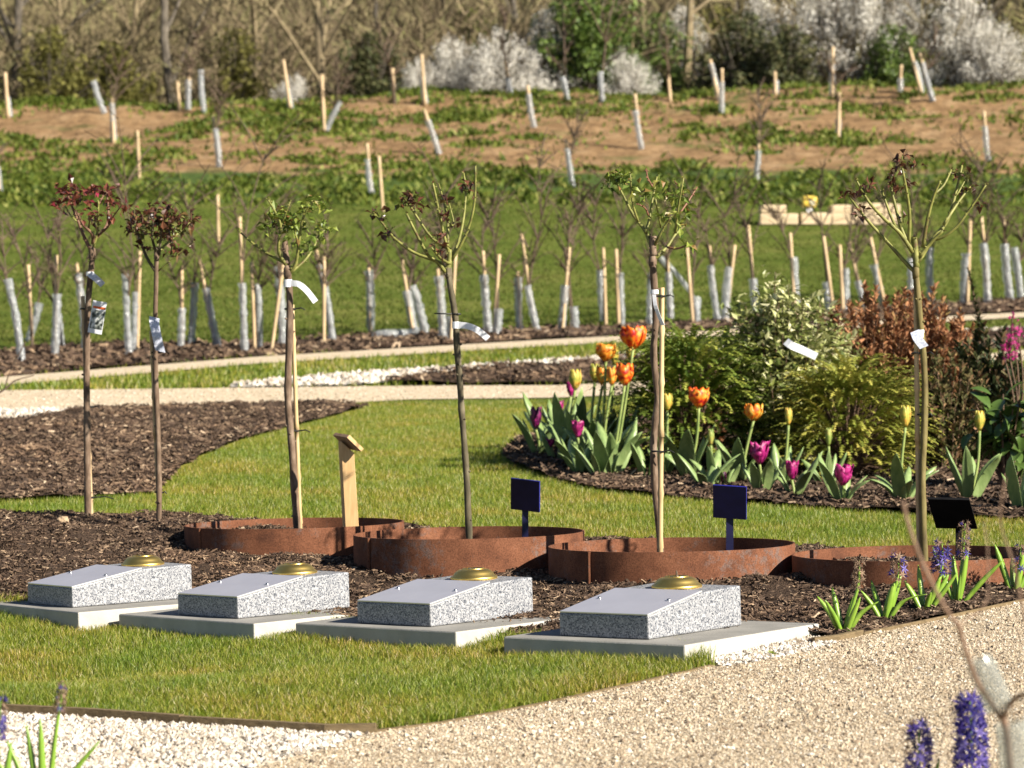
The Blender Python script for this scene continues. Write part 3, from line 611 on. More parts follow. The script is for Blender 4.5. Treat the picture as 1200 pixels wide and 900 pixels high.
# ------------------------------------------------------------------ weathering steel rings
def ring_mesh(Rr, h, dep, n=144):
    V = []; Fc = []
    for r, z in ((Rr, -dep), (Rr, h), (Rr-.006, h), (Rr-.006, -dep)):
        for k in range(n):
            a = 2*math.pi*k/n; rr = r*(1+.004*math.sin(2*a+1)+.0022*math.sin(5*a)); zz = z+(.0016*math.sin(3*a) if z > 0 else 0)
            V.append((rr*math.cos(a), rr*math.sin(a), zz))
    for j in range(4):
        for k in range(n):
            q = (k+1) % n; w = (j+1) % 4
            Fc.append((j*n+k, j*n+q, w*n+q, w*n+k))
    me = bpy.data.meshes.new('ring_wall'); me.from_pydata(V, [], Fc); me.update()
    bm = bmesh.new(); bm.from_mesh(me); bmesh.ops.recalc_face_normals(bm, faces=bm.faces)
    
    for f in bm.faces: f.smooth = abs(f.normal.z) < .5
    for ed in bm.edges: ed.smooth = not (len(ed.link_faces) == 2 and ed.link_faces[0].normal.dot(ed.link_faces[1].normal) < .5)
    bm.to_mesh(me); bm.free(); me.materials.append(M['rust']); return me
RR, RH = .362, .094
rg_me = ring_mesh(RR, 0, .19)
SEAMU = [244, 437, 688, 994]
RGL = ['rusty steel planting ring behind the wooden lectern post, leftmost of four', 'rusty steel planting ring with a small navy sign, second from left',
       'rusty steel planting ring with a larger navy sign, third from left', 'rusty steel planting ring with the black sign, cut by the right edge']
for i, (u, y, v) in enumerate(RINGS):
    c = at(u, v, y)
    g = empty('steel_ring', (c.x, c.y, c.z), RGL[i], 'planter ring', 'weathered steel rings round the rose trees'); g.rotation_euler = (0, -.018, 0)
    w = link('ring_wall', rg_me, None, g); w.rotation_euler = (0, 0, i*1.3)
    du = (SEAMU[i]-u)/F*y; a = -math.acos(max(-1, min(1, du/RR)))
    mb = MB(); rr = RR+.003
    for k in (0, 1):
        mb.tube([(rr*math.cos(a-.012*k), rr*math.sin(a-.012*k), -.17), (rr*math.cos(a-.012*k), rr*math.sin(a-.012*k), -.001)], .0035 if k else .0045, 6)
    mb.build('seam', M['rust'], g)

# ------------------------------------------------------------------ signs
def slab_from(o, r, d, n, t):
    """a board: corner o, edge vectors r and d, thickness t along n"""
    mb = MB(); P = [o, o+r, o+r+d, o+d]; Q = [p+n*t for p in P]
    mb.add(P+Q, [(0, 1, 2, 3), (7, 6, 5, 4), (0, 4, 5, 1), (1, 5, 6, 2), (2, 6, 7, 3), (3, 7, 4, 0)]); return mb
def paddle(name, label, tl, tr, br, bl, y, dr, dd, post_u, post_w, post_v, mat, edge):
    P = [at(tl[0], tl[1], y), at(tr[0], tr[1], y+dr), at(br[0], br[1], y+dr+dd), at(bl[0], bl[1], y+dd)]
    r = P[1]-P[0]; d = P[3]-P[0]; n = r.cross(d).normalized()
    if n.y < 0: n = -n
    ctr = (P[3]+P[2])/2; px = at(post_u, 600, ctr.y).x
    gy = ctr.y+.012; g = Vector((px, gy, gnd(px, gy)))
    e = empty(name, g, label, 'sign', 'small signs in the rings')
    o = slab_from(P[0], r, d, n, .008).build('panel', mat, e, g); o.data.materials.append(edge)
    for p in o.data.polygons: p.material_index = 0 if abs(p.normal.dot(n)) > .9 else 1
    top = at(post_u, (bl[1]+br[1])/2-12, gy)
    mb = MB(); mb.box(((px, gy, (top.z+g.z-.06)/2)), post_w/F*gy, .008, top.z-g.z+.06); o = mb.build('post', mat, e, g); o.data.materials.append(edge)
    for p in o.data.polygons: p.material_index = 1 if abs(p.normal.x) > .9 else 0
paddle('plant_sign', 'small blank navy sign on a post in the second ring', (598.5, 560.5), (632, 564.5), (632, 600.5), (598.5, 596.5), 8.60, -.035, .03, 615.5, 7.5, 630, M['navy'], M['navy_edge'])
paddle('plant_sign', 'larger blank navy sign on a post in the third ring', (835.5, 568.5), (874.5, 571), (874.5, 609), (835.5, 606.5), 8.08, -.03, .03, 855.5, 8.5, 645, M['navy'], M['navy_edge'])
paddle('plant_sign', 'black tilted sign board in the rightmost ring', (1087, 585), (1136, 586), (1147, 620), (1097, 619), 7.90, 0, .10, 1124, 6.5, 655, M['black'], M['black'])
# wooden lectern post
y = 8.86; b0 = at(413.5, 617, y); g = Vector((b0.x, y, gnd(b0.x, y)))
e = empty('lectern_post', g, 'pale wooden post with a slanted board top in the left ring', 'sign post')
mb = MB(); tl, tr, bl, br = at(399.5, 517, y), at(415, 531, y), at(406, 640, y), at(422, 640, y)
bk = Vector((-.012, .045, 0)); P = [tl, tr, br, bl]; Q = [p+bk for p in P]
mb.add(P+Q, [(0, 3, 2, 1), (4, 5, 6, 7), (0, 1, 5, 4), (1, 2, 6, 5), (2, 3, 7, 6), (3, 0, 4, 7)])
bevel(mb.build('post', M['pine'], e, g), .001, 1)
o = at(409.5, 509.5, y-.035); r = at(426.5, 526, y-.035)-o; d = Vector((-.052, .10, .006)); n = r.cross(d).normalized(); n = n if n.z < 0 else -n
mb = slab_from(o, r, d, n, .013); q = mb.build('top_board', M['pine'], e, g); q.data.materials.append(M['pine_shaded'])
for p in q.data.polygons: p.material_index = 1 if p.normal.y > -.4 else 0  # near edge keeps the lit pine, other faces get the painted shade
bevel(q, .001, 1)

# ------------------------------------------------------------------ edging boards
def edging(name, label, px, h, t, mat, off=0.0):
    pts = [hit(*p) for p in px]; mb = MB(); V = []; Fc = []
    for i, p in enumerate(pts):
        d = (pts[min(i+1, len(pts)-1)]-pts[max(i-1, 0)]); d.z = 0; d.normalize(); n = Vector((-d.y, d.x, 0))
        V += [p+Vector((0, 0, -.05)), p+Vector((0, 0, h)), p+n*t+Vector((0, 0, h)), p+n*t+Vector((0, 0, -.05))]
    for i in range(len(pts)-1):
        for j in range(4):
            k = (j+1) % 4; Fc.append((i*4+j, i*4+k, i*4+4+k, i*4+4+j))
    m = 4*(len(pts)-1); Fc += [(3, 2, 1, 0), (m, m+1, m+2, m+3)]
    mb.add(V, Fc); g = pts[0]
    o = mb.build(name, mat, None, g); o.location = g; return props(o, label, 'edging')
edging('edging_board', 'brown timber edging board between front lawn and white chippings', [(-90, 834), (0, 839.5), (100, 844.5), (210, 852.5)], .026, .018, M['board'])
edging('edging_board', 'brown timber edging board running on to the gravel', [(211, 852.6), (300, 858), (380, 863), (440, 862)], .024, .018, M['board'])
edging('edging_board', 'thin timber edging between front lawn and gravel path', [(441, 861.5), (520, 851.5), (640, 828.5), (760, 802), (836, 784)], .010, .012, M['board'])
edging('edging_board', 'timber edging beside the rightmost slab holding the mulch', [(955, 757), (985, 753.5), (1012, 747.5)], .020, .016, M['board'])
edging('edging_board', 'thin edging strip between mulch bed and gravel path', [(1013, 747.3), (1100, 729.5), (1200, 708), (1290, 688)], .014, .006, M['board'])

# ------------------------------------------------------------------ rose trees, their canes and labels
def px_path(P, y, dy=0.0, wob=0.0):
    out = []
    for i, (u, v) in enumerate(P):
        t = i/max(1, len(P)-1); out.append(at(u+random.uniform(-wob, wob), v+random.uniform(-wob, wob), y+dy*t))
    return out
def smooth_path(pts, k=3):
    if len(pts) < 3: return [pts[0].lerp(pts[-1], i/k) for i in range(k+1)]
    out = []
    for i in range(len(pts)-1):
        p0, p1, p2, p3 = pts[max(i-1, 0)], pts[i], pts[i+1], pts[min(i+2, len(pts)-1)]
        for j in range(k):
            t = j/k; out.append(.5*((2*p1)+(p2-p0)*t+(2*p0-5*p1+4*p2-p3)*t*t+(3*p1-p0-3*p2+p3)*t*t*t))
    out.append(pts[-1]); return out
def rose(label, y, trunk, tr_px, branches, leaves, mats, leafmat, leaf_px=8, nleaf=6):
    s = y/F; base = at(*trunk[0], y); g = Vector((base.x, y, gnd(base.x, y)))
    e = empty('rose_tree', g, label, 'rose tree', 'standard rose trees')
    mb = MB(); p = smooth_path([g-Vector((0, 0, .03))]+px_path(trunk, y)); n = len(p)
    rad = [s*(tr_px[0]+(tr_px[1]-tr_px[0])*i/(n-1))*random.uniform(.9, 1.1) for i in range(n)]
    mb.tube(p, rad, 9)
    # knuckle where the rose was budded on
    q = p[-1]; mb.tube([q-Vector((0, 0, 9*s)), q-Vector((0, 0, 4*s)), q+Vector((0, 0, 3*s)), q+Vector((0, 0, 7*s))], [tr_px[1]*s*.9, tr_px[1]*s*1.2, tr_px[1]*s*1.1, tr_px[1]*s*.7], 8, jit=.15)
    for k in range(10):
        c = p[random.randrange(3, n-1)]; a = random.uniform(0, 6.28); d = Vector((math.cos(a), math.sin(a), .25))
        mb.tube([c+d*tr_px[0]*s*.6, c+d*tr_px[0]*s*1.35], [s*1.7, s*.9], 5)
    mb.build('trunk', mats[0], e, g, smooth=True)
    lb = MB()
    for (P, r0, r1, dy, mi) in branches:
        c = smooth_path(px_path(P, y, dy*s*60, .8)); m = len(c); bb = MB()
        # start inside the trunk's depth
        rr = [s*1.08*(r0+(r1-r0)*i/(m-1)) for i in range(m)]; bb.tube(c, rr, 7)
        for k in range(m):                     # buds and thorns
            i = random.randrange(1, m); a = random.uniform(0, 6.28); d = Vector((math.cos(a), math.sin(a), random.uniform(-.2, .6)))
            bb.tube([c[i]+d*rr[i]*.7, c[i]+d*(rr[i]+s*random.uniform(.8, 2.8))], [s*1.1, s*.3], 4)
        bb.build('branch', mats[mi], e, g, smooth=True)
        tip = c[-1]
        for k in range(2 if leaf_px else 0):
            d = Vector((random.uniform(-1, 1), random.uniform(-1, 1), random.uniform(-.1, 1))); lb.leaf(tip, d, (0, 0, 1), s*leaf_px*random.uniform(.4, .8), s*leaf_px*.35)
    for (u, v, spread, cnt, dy) in leaves:
        c = at(u, v, y+dy*s*60)
        for k in range(int(cnt*1.7)):
            off = Vector((random.gauss(0, 1), random.gauss(0, 1), random.gauss(0, .8)))*spread*s*.55
            d = Vector((random.gauss(0, 1), random.gauss(0, 1), random.gauss(.1, .7)))+off*4
            st = c+off; L_ = s*leaf_px*random.uniform(.7, 1.6)
            lb.leaf(st, d, Vector((random.gauss(0, .5), random.gauss(0, .5), 1)), L_, L_*random.uniform(.5, .7), .22, random.uniform(-.1, .5))
        lb.tube([c+Vector((0, 0, -spread*s*.6)), c, c+Vector((0, 0, spread*s*.4))], [s*.7, s*.6, s*.4], 4)
    lb.build('foliage', leafmat, e, g, kind='stuff')
    return e
def cane(label, bu, bv, tu, tv, y, r_px, mat='bamboo', ties=()):
    s = y/F; b = at(bu, bv, y); g = Vector((b.x, y, gnd(b.x, y))); t = at(tu, tv, y)
    e = empty('bamboo_cane', g, label, 'cane', 'canes staking the rose trees')
    mb = MB(); n = 24; pts = []; rad = []
    a = g-Vector((0, 0, .03)); nodes = [.13, .31, .5, .68, .86]
    for i in range(n+1):
        q = i/n; pts.append(a.lerp(t, q)); rad.append(s*r_px*(1-.12*q))
    for q in nodes:
        pts.append(a.lerp(t, q)); rad.append(s*r_px*1.28)
    o = sorted(range(len(pts)), key=lambda i: (pts[i]-a).length); mb.tube([pts[i] for i in o], [rad[i] for i in o], 10)
    mb.build('cane', M[mat], e, g, smooth=True)
    for (u, v, w, tail) in ties:
        c = at(u, v, y); k = MB(); pts = [c+Vector((math.cos(q/10*6.283)*w*s, math.sin(q/10*6.283)*w*s*.8, random.uniform(-.4, .4)*s)) for q in range(11)]
        k.tube(pts, s*1.1, 5); k.tube([c+Vector((w*s, 0, 0)), c+Vector(((w+tail*.6)*s, -.01, 1.2*s)), c+Vector(((w+tail)*s, -.012, -1.5*s))], [s*.9, s*.8, s*.6], 5)
        k.build('tie', M['tie'], e, g)
def ribbon(name, label, y, P, w_px, mat, vert=True, wd=None):
    """a plastic label: a strip through pixel points (u, v, depth offset)"""
    s = y/F; mb = MB(); pts = [at(u, v, y+d) for u, v, d in P]; V = []; Fc = []; pts = smooth_path(pts, 3)
    for i, p in enumerate(pts):
        dr = (pts[min(i+1, len(pts)-1)]-pts[max(i-1, 0)]).normalized(); w = Vector(wd).normalized() if wd else dr.cross(Vector((0, 1, 0))).normalized()
        nn = dr.cross(w).normalized()*s*.25
        V += [p+w*w_px*s/2+nn, p-w*w_px*s/2+nn, p-w*w_px*s/2-nn, p+w*w_px*s/2-nn]
    n = len(pts)
    for i in range(n-1):
        for j in range(4): k = (j+1) % 4; Fc.append((i*4+j, i*4+k, i*4+4+k, i*4+4+j))
    Fc += [(3, 2, 1, 0), tuple(4*(n-1)+j for j in range(4))]
    mb.add(V, Fc); g = pts[0]; o = mb.build(name, mat, None, g, smooth=False); o.location = g
    return props(o, label, 'plant label', 'labels hanging on the plants')
def cuff(u, v, y, r_px, h_px, parent, mat=None):
    s = y/F; c = at(u, v, y); mb = MB(); mb.tube([c-Vector((0, 0, h_px*s/2)), c+Vector((0, 0, h_px*s/2))], r_px*s, 14, cap=False)
    mb.build('cuff', mat or M['white_tag'], parent, parent.location)
C4 = lambda L_, ox, oy, sc: [(ox+a/sc, oy+b/sc) for a, b in L_]
# --- T1
y1 = 9.70; t = lambda L_: C4(L_, 60, 200, 4.089)
br = [(t([(195, 380), (165, 330), (125, 235), (100, 165), (75, 105)]), 2.3, .9, .5, 1), (t([(200, 350), (195, 300), (150, 255), (120, 190)]), 2.2, 1, -.5, 1),
      (t([(205, 370), (225, 290), (225, 200), (228, 150)]), 1.6, .8, -.2, 2), (t([(210, 330), (265, 265), (272, 180), (262, 100)]), 1.9, .9, .6, 1),
      (t([(215, 320), (270, 270), (300, 215), (335, 170)]), 1.4, .6, -.6, 1), (t([(120, 245), (90, 210), (65, 165), (20, 155)]), 1.0, .5, .2, 2), (t([(180, 280), (185, 230), (205, 215)]), 1, .5, -.8, 1), (t([(228, 165), (250, 120), (290, 95)]), 1, .5, .3, 1)]
lv = [(u, v, 9, c, d) for (u, v), c, d in zip(t([(75, 85), (120, 82), (140, 130), (210, 105), (250, 98), (285, 92), (325, 165), (180, 215), (215, 228), (60, 105), (30, 157), (105, 135), (265, 150), (290, 215), (160, 100), (90, 110), (190, 160)]),
      [9, 7, 8, 9, 8, 6, 6, 6, 8, 7, 6, 8, 7, 6, 4, 6, 4], [.3, -.3, .5, -.5, .2, .6, -.4, -.6, -.2, .2, .3, -.4, .5, -.3, 0, .5, .2])]
r1 = rose('slim rose tree with red young leaves and a photo label, leftmost', y1, [(103, 610), (102.5, 560), (102, 500), (101.5, 440), (102, 390), (104, 345), (107.5, 310), (108, 296)], (4.3, 3.4), br, lv, [M['bark'], M['cane_brown'], M['cane_green']], M['leaf_red'], 8.5)
cane('weathered cane tied to the leftmost rose tree', 107.5, 610, 97, 347, y1+.02, 2.6, 'old_bamboo', [(101, 362, 6.5, 6), (104, 477, 5.5, 8), (105, 583, 5, 24)])
cuff(105.5, 321, y1, 4.6, 5, r1)
ribbon('plant_label', 'small blue-grey tag near the top of the leftmost rose tree', y1-.02, [(105, 321, 0), (112, 326, -.01), (120.5, 334, -.005)], 7.5, M['blue_tag'])
# photo card: white card, orange band, dark picture with pale flowers
s1 = y1/F; cc = at(114, 372, y1-.06); ce = empty('photo_label', cc, 'white photo card with orange band hanging on leftmost rose tree', 'plant label', 'labels hanging on the plants'); ce.rotation_euler = (0, R(10), R(-8))
mb = MB(); mb.box((0, 0, 0), 17*s1, .0012, 38*s1); bevel(mb.build('card', M['white_tag'], ce), .0005, 1)
M['orange_print'] = mnoise_mat('orange_print', [(.3, (.55, .09, .02)), (.7, (.65, .14, .03))], scale=40, rough=.4, bump=0)
M['photo_print'] = mnoise_mat('photo_print', [(.40, (.03, .035, .03)), (.5, (.22, .24, .22)), (.66, (.66, .67, .66))], scale=55, detail=1, rough=.4, bump=0)
mb = MB(); mb.box((.5*s1, -.0011, 11.5*s1), 15*s1, .0008, 2.6*s1); mb.build('band', M['orange_print'], ce)
mb = MB(); mb.box((.5*s1, -.0011, -2.5*s1), 15*s1, .0008, 22*s1); mb.build('photo', M['photo_print'], ce)
# --- T2
y2 = 9.46
br = [(t([(500, 480), (455, 405), (420, 310), (405, 240)]), 2.0, 1, .4, 1), (t([(505, 400), (480, 320), (485, 240)]), 1.8, .8, -.5, 1), (t([(510, 395), (560, 345), (620, 295), (665, 240)]), 1.7, .8, .5, 2),
      (t([(510, 480), (600, 410), (685, 340)]), .9, .5, -.3, 2), (t([(520, 400), (530, 300), (545, 220)]), 1.5, .7, -.3, 1), (t([(575, 400), (575, 370), (580, 340)]), 1, .5, -.5, 1)]
lv = []
for k in range(38):
    a = random.uniform(0, 6.28); q = math.sqrt(random.random()); lv.append((60+(520+165*q*math.cos(a))/4.089, 200+(250+62*q*math.sin(a)-.12*abs(165*q*math.cos(a)))/4.089, 9, 6, random.uniform(-.7, .7)))
lv += [(60+u/4.089, 200+v/4.089, 6, 4, 0) for u, v in [(575, 400), (610, 370), (640, 385), (475, 370), (440, 360)]]
r2 = rose('slim rose tree with a dense bronze leafy head, second from left', y2, [(186, 620), (186.5, 570), (185, 500), (182.5, 440), (182, 380), (183, 330), (183.5, 296)], (3.4, 2.8), br, lv, [M['bark'], M['bark_dark'], M['cane_green']], M['leaf_bronze'], 8.5)
cane('thin pale cane beside the bronze leafy rose tree', 187.5, 622, 177, 388, y2+.015, 2.3, 'bamboo', [(183, 413, 5.5, 10), (186.5, 577, 5, 4)])
ribbon('plant_label', 'long blue-grey label folded round the bronze leafy rose tree', y2-.03, [(181, 372, 0), (181, 380, -.01), (184, 395, -.015), (188, 412, -.005)], 12, M['blue_tag'], wd=(1, .15, -.25))
# --- T3
y3 = 9.05; t = lambda L_: C4(L_, 280, 220, 5.0)
br = [(t([(275, 440), (245, 428), (160, 385), (60, 310), (0, 250)]), 2.2, .9, .6, 1), (t([(280, 450), (235, 385), (235, 300), (240, 215), (205, 130), (168, 70)]), 2.3, .9, -.4, 1),
      (t([(285, 450), (278, 380), (268, 318)]), 4.0, 3.3, .2, 0), (t([(295, 500), (335, 440), (348, 320), (368, 200), (400, 130), (435, 75)]), 2.2, .8, -.5, 1), (t([(300, 495), (380, 430), (440, 350), (480, 265), (528, 245)]), 1.8, .7, .5, 1),
      (t([(240, 220), (265, 175), (300, 78)]), 1.2, .6, -.3, 1), (t([(350, 320), (330, 260), (345, 200)]), 1, .5, .3, 1)]
lv = [(u, v, 8, c, d) for (u, v), c, d in zip(t([(240, 140), (200, 175), (290, 200), (330, 185), (230, 205), (285, 240), (430, 80), (490, 122), (400, 120), (490, 212), (480, 270), (165, 262), (380, 372), (310, 335), (215, 150), (260, 190), (340, 235), (380, 150), (510, 240), (270, 155), (180, 220), (410, 345)]),
      [10, 8, 10, 7, 9, 8, 8, 6, 8, 9, 9, 6, 6, 5, 8, 9, 7, 6, 5, 8, 6, 4], [.3, -.3, .5, -.5, .2, .6, -.4, -.6, -.2, .2, .3, -.4, .5, -.3, 0, .5, .2, -.4, .3, .1, .2, -.2])]
r3 = rose('rose tree with bushy green leaves in the leftmost ring', y3, [(348, 618), (345.5, 580), (342.5, 530), (340, 500), (337.5, 470), (338, 430), (339.5, 390), (339.5, 345), (337, 318)], (4.6, 4.2), br, lv, [M['bark'], M['cane_green'], M['cane_red']], M['leaf_green'], 8.5)
cane('pale bamboo cane tied to the green leafy rose tree', 353, 618, 342.5, 357, y3+.02, 2.6, 'bamboo', [(340, 362, 6, 12), (344, 505, 6, 14)])
cuff(337.5, 332, y3, 5, 9, r3)
ribbon('plant_label', 'long white label strip curving off the green leafy rose tree', y3-.03, [(341, 332, 0), (350, 333, -.01), (360, 341, -.012), (370, 354, -.006)], 7, M['white_tag'])
# --- T4
y4 = 8.52; t = lambda L_: C4(L_, 430, 190, 4.286)
br = [(t([(405, 555), (370, 510), (330, 492), (230, 450), (140, 385), (80, 310), (30, 250)]), 2.6, 1.0, .6, 1), (t([(395, 555), (355, 500), (310, 470), (260, 385), (200, 260)]), 2.4, 1.3, -.5, 1), (t([(415, 470), (400, 435), (330, 380), (260, 290), (200, 200), (168, 175)]), 2.0, .9, .4, 1),
      (t([(412, 450), (400, 410), (375, 320), (350, 200), (332, 108)]), 2.0, 1.2, -.4, 1), (t([(410, 420), (405, 300), (385, 200), (362, 108)]), 1.8, .9, .7, 1), (t([(418, 500), (460, 400), (488, 280), (500, 160), (488, 58)]), 2.0, .9, .3, 1),
      (t([(425, 490), (480, 405), (520, 300), (545, 180), (548, 15)]), 1.9, 1.0, -.4, 1), (t([(420, 515), (370, 480), (322, 432)]), 1.9, 1.0, -.5, 1), (t([(395, 290), (440, 320), (410, 200)]), 1, .6, .3, 1), (t([(405, 550), (415, 500), (412, 440)]), 3.6, 2.4, 0, 1)]
lv = [(430+u/4.286, 190+v/4.286, sp, c, d) for u, v, sp, c, d in [(225, 170, 9, 10, .3), (250, 215, 8, 8, .1), (185, 215, 8, 7, .4), (495, 120, 8, 12, .2), (520, 135, 5, 6, .2), (400, 185, 6, 5, -.3), (385, 275, 6, 6, -.3), (355, 375, 6, 6, -.4), (370, 450, 8, 8, -.2), (75, 275, 8, 6, .5), (110, 365, 7, 6, .5), (30, 250, 5, 4, .6), (440, 320, 5, 5, .1), (340, 420, 6, 5, -.4)]]
r4 = rose('rose tree with bare green stems and dark trunk in second ring', y4, [(550, 632), (548.5, 600), (547.5, 570), (544, 517), (541, 480), (538.5, 440), (535.5, 405), (533.5, 370), (528, 337), (525.5, 318)], (4.2, 3.6), br, lv, [M['bark_dark'], M['cane_green'], M['cane_red']], M['leaf_bronze'], 8)
cuff(534.5, 381, y4, 4.6, 8, r4)
mb = MB(); k = at(535, 368, y4); mb.tube([k+Vector((math.cos(q/10*6.283)*4.6*y4/F, math.sin(q/10*6.283)*4.6*y4/F, 0)) for q in range(11)], y4/F*1.1, 5); mb.tube([k, k+Vector((-26*y4/F, -.02, .5*y4/F))], [y4/F*.9, y4/F*.7], 5); mb.build('tie', M['tie'], r4, r4.location)
ribbon('plant_label', 'long white label strip on the bare-stemmed rose in second ring', y4-.03, [(537, 381, 0), (548, 382, -.01), (560, 387, -.012), (572, 397, -.006)], 7.5, M['white_tag'])
cane('short pale cane behind the trunk in the second ring', 552.5, 632, 543, 520, y4+.03, 1.9, 'bamboo')
# --- T5
y5 = 8.05; t = lambda L_: C4(L_, 700, 190, 4.285)
br = [(t([(275, 430), (238, 350), (185, 265), (130, 170), (72, 58)]), 2.4, .9, .5, 1), (t([(205, 295), (175, 200), (165, 60)]), 1.5, .8, -.4, 1), (t([(240, 355), (260, 280), (280, 190), (300, 60)]), 1.9, .8, .4, 1), (t([(282, 420), (300, 385), (335, 325), (365, 280)]), 2.1, 1.0, -.4, 1),
      (t([(290, 185), (318, 330)]), 1.1, .9, .4, 1), (t([(290, 480), (350, 430), (392, 358), (438, 322)]), 2.2, 1.0, .5, 1), (t([(390, 360), (405, 240), (430, 80)]), 1.6, .7, -.3, 1), (t([(408, 260), (460, 190), (498, 127)]), 1.3, .7, .3, 2), (t([(355, 428), (400, 437), (450, 415)]), 1.3, .8, -.4, 2),
      (t([(275, 125), (255, 80), (245, 27)]), 1.1, .7, .2, 2), (t([(260, 270), (235, 230), (200, 210)]), 1.1, .6, -.2, 2), (t([(420, 140), (385, 95)]), .9, .5, .2, 2), (t([(282, 470), (280, 410), (280, 372)]), 4.2, 3.8, 0, 0)]
lv = [(700+u/4.285, 190+v/4.285, sp, c, d) for u, v, sp, c, d in [(75, 60, 6, 5, .5), (52, 112, 6, 6, .5), (122, 65, 6, 6, .4), (130, 105, 6, 6, .3), (190, 130, 6, 4, -.3), (262, 152, 6, 4, .2), (340, 150, 8, 8, .2), (235, 180, 7, 6, -.1), (385, 170, 8, 8, -.2), (412, 212, 8, 8, .2), (450, 255, 7, 7, .2), (382, 262, 7, 7, -.3), (325, 272, 6, 5, -.2), (440, 425, 8, 9, -.4), (400, 320, 6, 5, 0), (310, 110, 6, 5, .2), (95, 85, 6, 5, .4), (430, 150, 6, 5, 0)]]
r5 = rose('rose tree with sparse small green leaves in the third ring', y5, [(774, 646), (771, 600), (767.5, 570), (766, 522), (768.5, 490), (771, 465), (766, 415), (768.5, 375), (767, 340), (765, 305)], (4.3, 4.1), br, lv, [M['bark'], M['cane_green'], M['cane_red']], M['leaf_green'], 8.5)
cane('thick pale bamboo cane standing in the third ring', 773.5, 647, 776, 337, y5-.035, 3.1, 'bamboo', [(772, 347, 7.5, 10), (771, 529, 7, 12)])
cuff(767, 342, y5, 4.8, 5, r5)
ribbon('plant_label', 'narrow white label dangling along the third ring rose trunk', y5-.05, [(766.5, 345, 0), (768, 358, -.01), (772, 370, -.008), (777, 381, -.005)], 4.5, M['white_tag'], wd=(1, -.5, 0))
# --- T6
y6 = 7.80; t = lambda L_: C4(L_, 980, 170, 3.911)
br = [(t([(362, 575), (340, 562), (230, 440), (130, 330), (62, 242)]), 2.7, 1.2, .5, 1), (t([(355, 490), (290, 400), (220, 340), (150, 260), (92, 162)]), 2.6, 1.2, -.4, 1), (t([(290, 400), (252, 335), (210, 212)]), 1.9, 1.2, .3, 1), (t([(355, 480), (330, 455), (300, 380), (275, 290), (248, 180)]), 2.8, 1.4, .3, 1),
      (t([(330, 450), (335, 330), (325, 225), (303, 108)]), 2.3, 1.2, -.5, 1), (t([(372, 540), (440, 440), (510, 345), (545, 230), (576, 92)]), 2.8, 1.2, .5, 1), (t([(400, 470), (420, 340), (448, 230), (475, 162)]), 2.2, 1.3, -.4, 1), (t([(450, 225), (490, 185), (527, 112)]), 1.6, 1.0, .2, 1),
      (t([(440, 430), (475, 425), (545, 380), (620, 280), (685, 180)]), 2.0, 1.0, -.5, 1), (t([(490, 365), (560, 262), (615, 185)]), 1.9, 1.0, .4, 1), (t([(370, 560), (362, 480), (360, 425)]), 3.6, 3.0, 0, 1), (t([(375, 520), (440, 445), (490, 395)]), 2.3, 1.6, -.2, 1), (t([(545, 230), (560, 215), (600, 140)]), 1.2, .7, .3, 1)]
lv = [(980+u/3.911, 170+v/3.911, sp, c, d) for u, v, sp, c, d in [(310, 48, 7, 6, .2), (290, 85, 8, 9, .1), (355, 95, 8, 7, .2), (272, 185, 7, 8, .2), (250, 150, 6, 6, .2), (38, 235, 5, 5, .5), (85, 230, 6, 6, .4), (125, 200, 7, 8, -.3), (152, 190, 7, 7, -.3), (125, 292, 6, 5, .2), (110, 325, 5, 4, .3), (310, 345, 5, 4, -.2), (550, 130, 6, 6, .4), (600, 140, 5, 5, .3), (620, 205, 5, 5, .3), (655, 275, 5, 4, -.3), (575, 205, 4, 4, .4), (330, 180, 4, 4, -.3)]]
r6 = rose('rose tree with thick bare green branches in the rightmost ring', y6, [(1083.5, 656), (1082, 610), (1081, 560), (1083, 510), (1084, 462), (1082.5, 420), (1078.5, 378), (1075, 340), (1073, 318)], (4.1, 3.8), br, lv, [M['bark_green'], M['cane_green'], M['cane_red']], M['leaf_bronze'], 8)
cane('pale bamboo cane beside the rightmost ring rose', 1077.5, 656, 1073, 345, y6+.015, 3.0, 'bamboo', [(1077, 414, 8.5, 8), (1081, 486, 7.5, 3)])
cuff(1078, 391, y6, 5.2, 9, r6)
ribbon('plant_label', 'small blue-grey tag folded on the rightmost ring rose', y6-.04, [(1072, 388, 0), (1075, 396, -.01), (1083, 407, -.006)], 11, M['blue_tag'], wd=(.75, 0, .3))
# lump of pale earth
c = hit(80, 628); bm = bmesh.new(); bmesh.ops.create_icosphere(bm, subdivisions=3, radius=.022)
for v in bm.verts: v.co *= 1+.3*mnoise.noise(v.co*70)
for v in bm.verts: v.co.z *= .8
me = bpy.data.meshes.new('stone'); bm.to_mesh(me); bm.free()
M['clod'] = mnoise_mat('dry_clay', [(.3, (.24, .17, .10)), (.7, (.42, .31, .20))], scale=60, rough=.95, bump=.6, bdist=.003)
o = link('stone', me, M['clod']); o.location = c+Vector((0, -.1, .055)); props(o, 'pale rough stone lying on the mulch at left', 'stone')

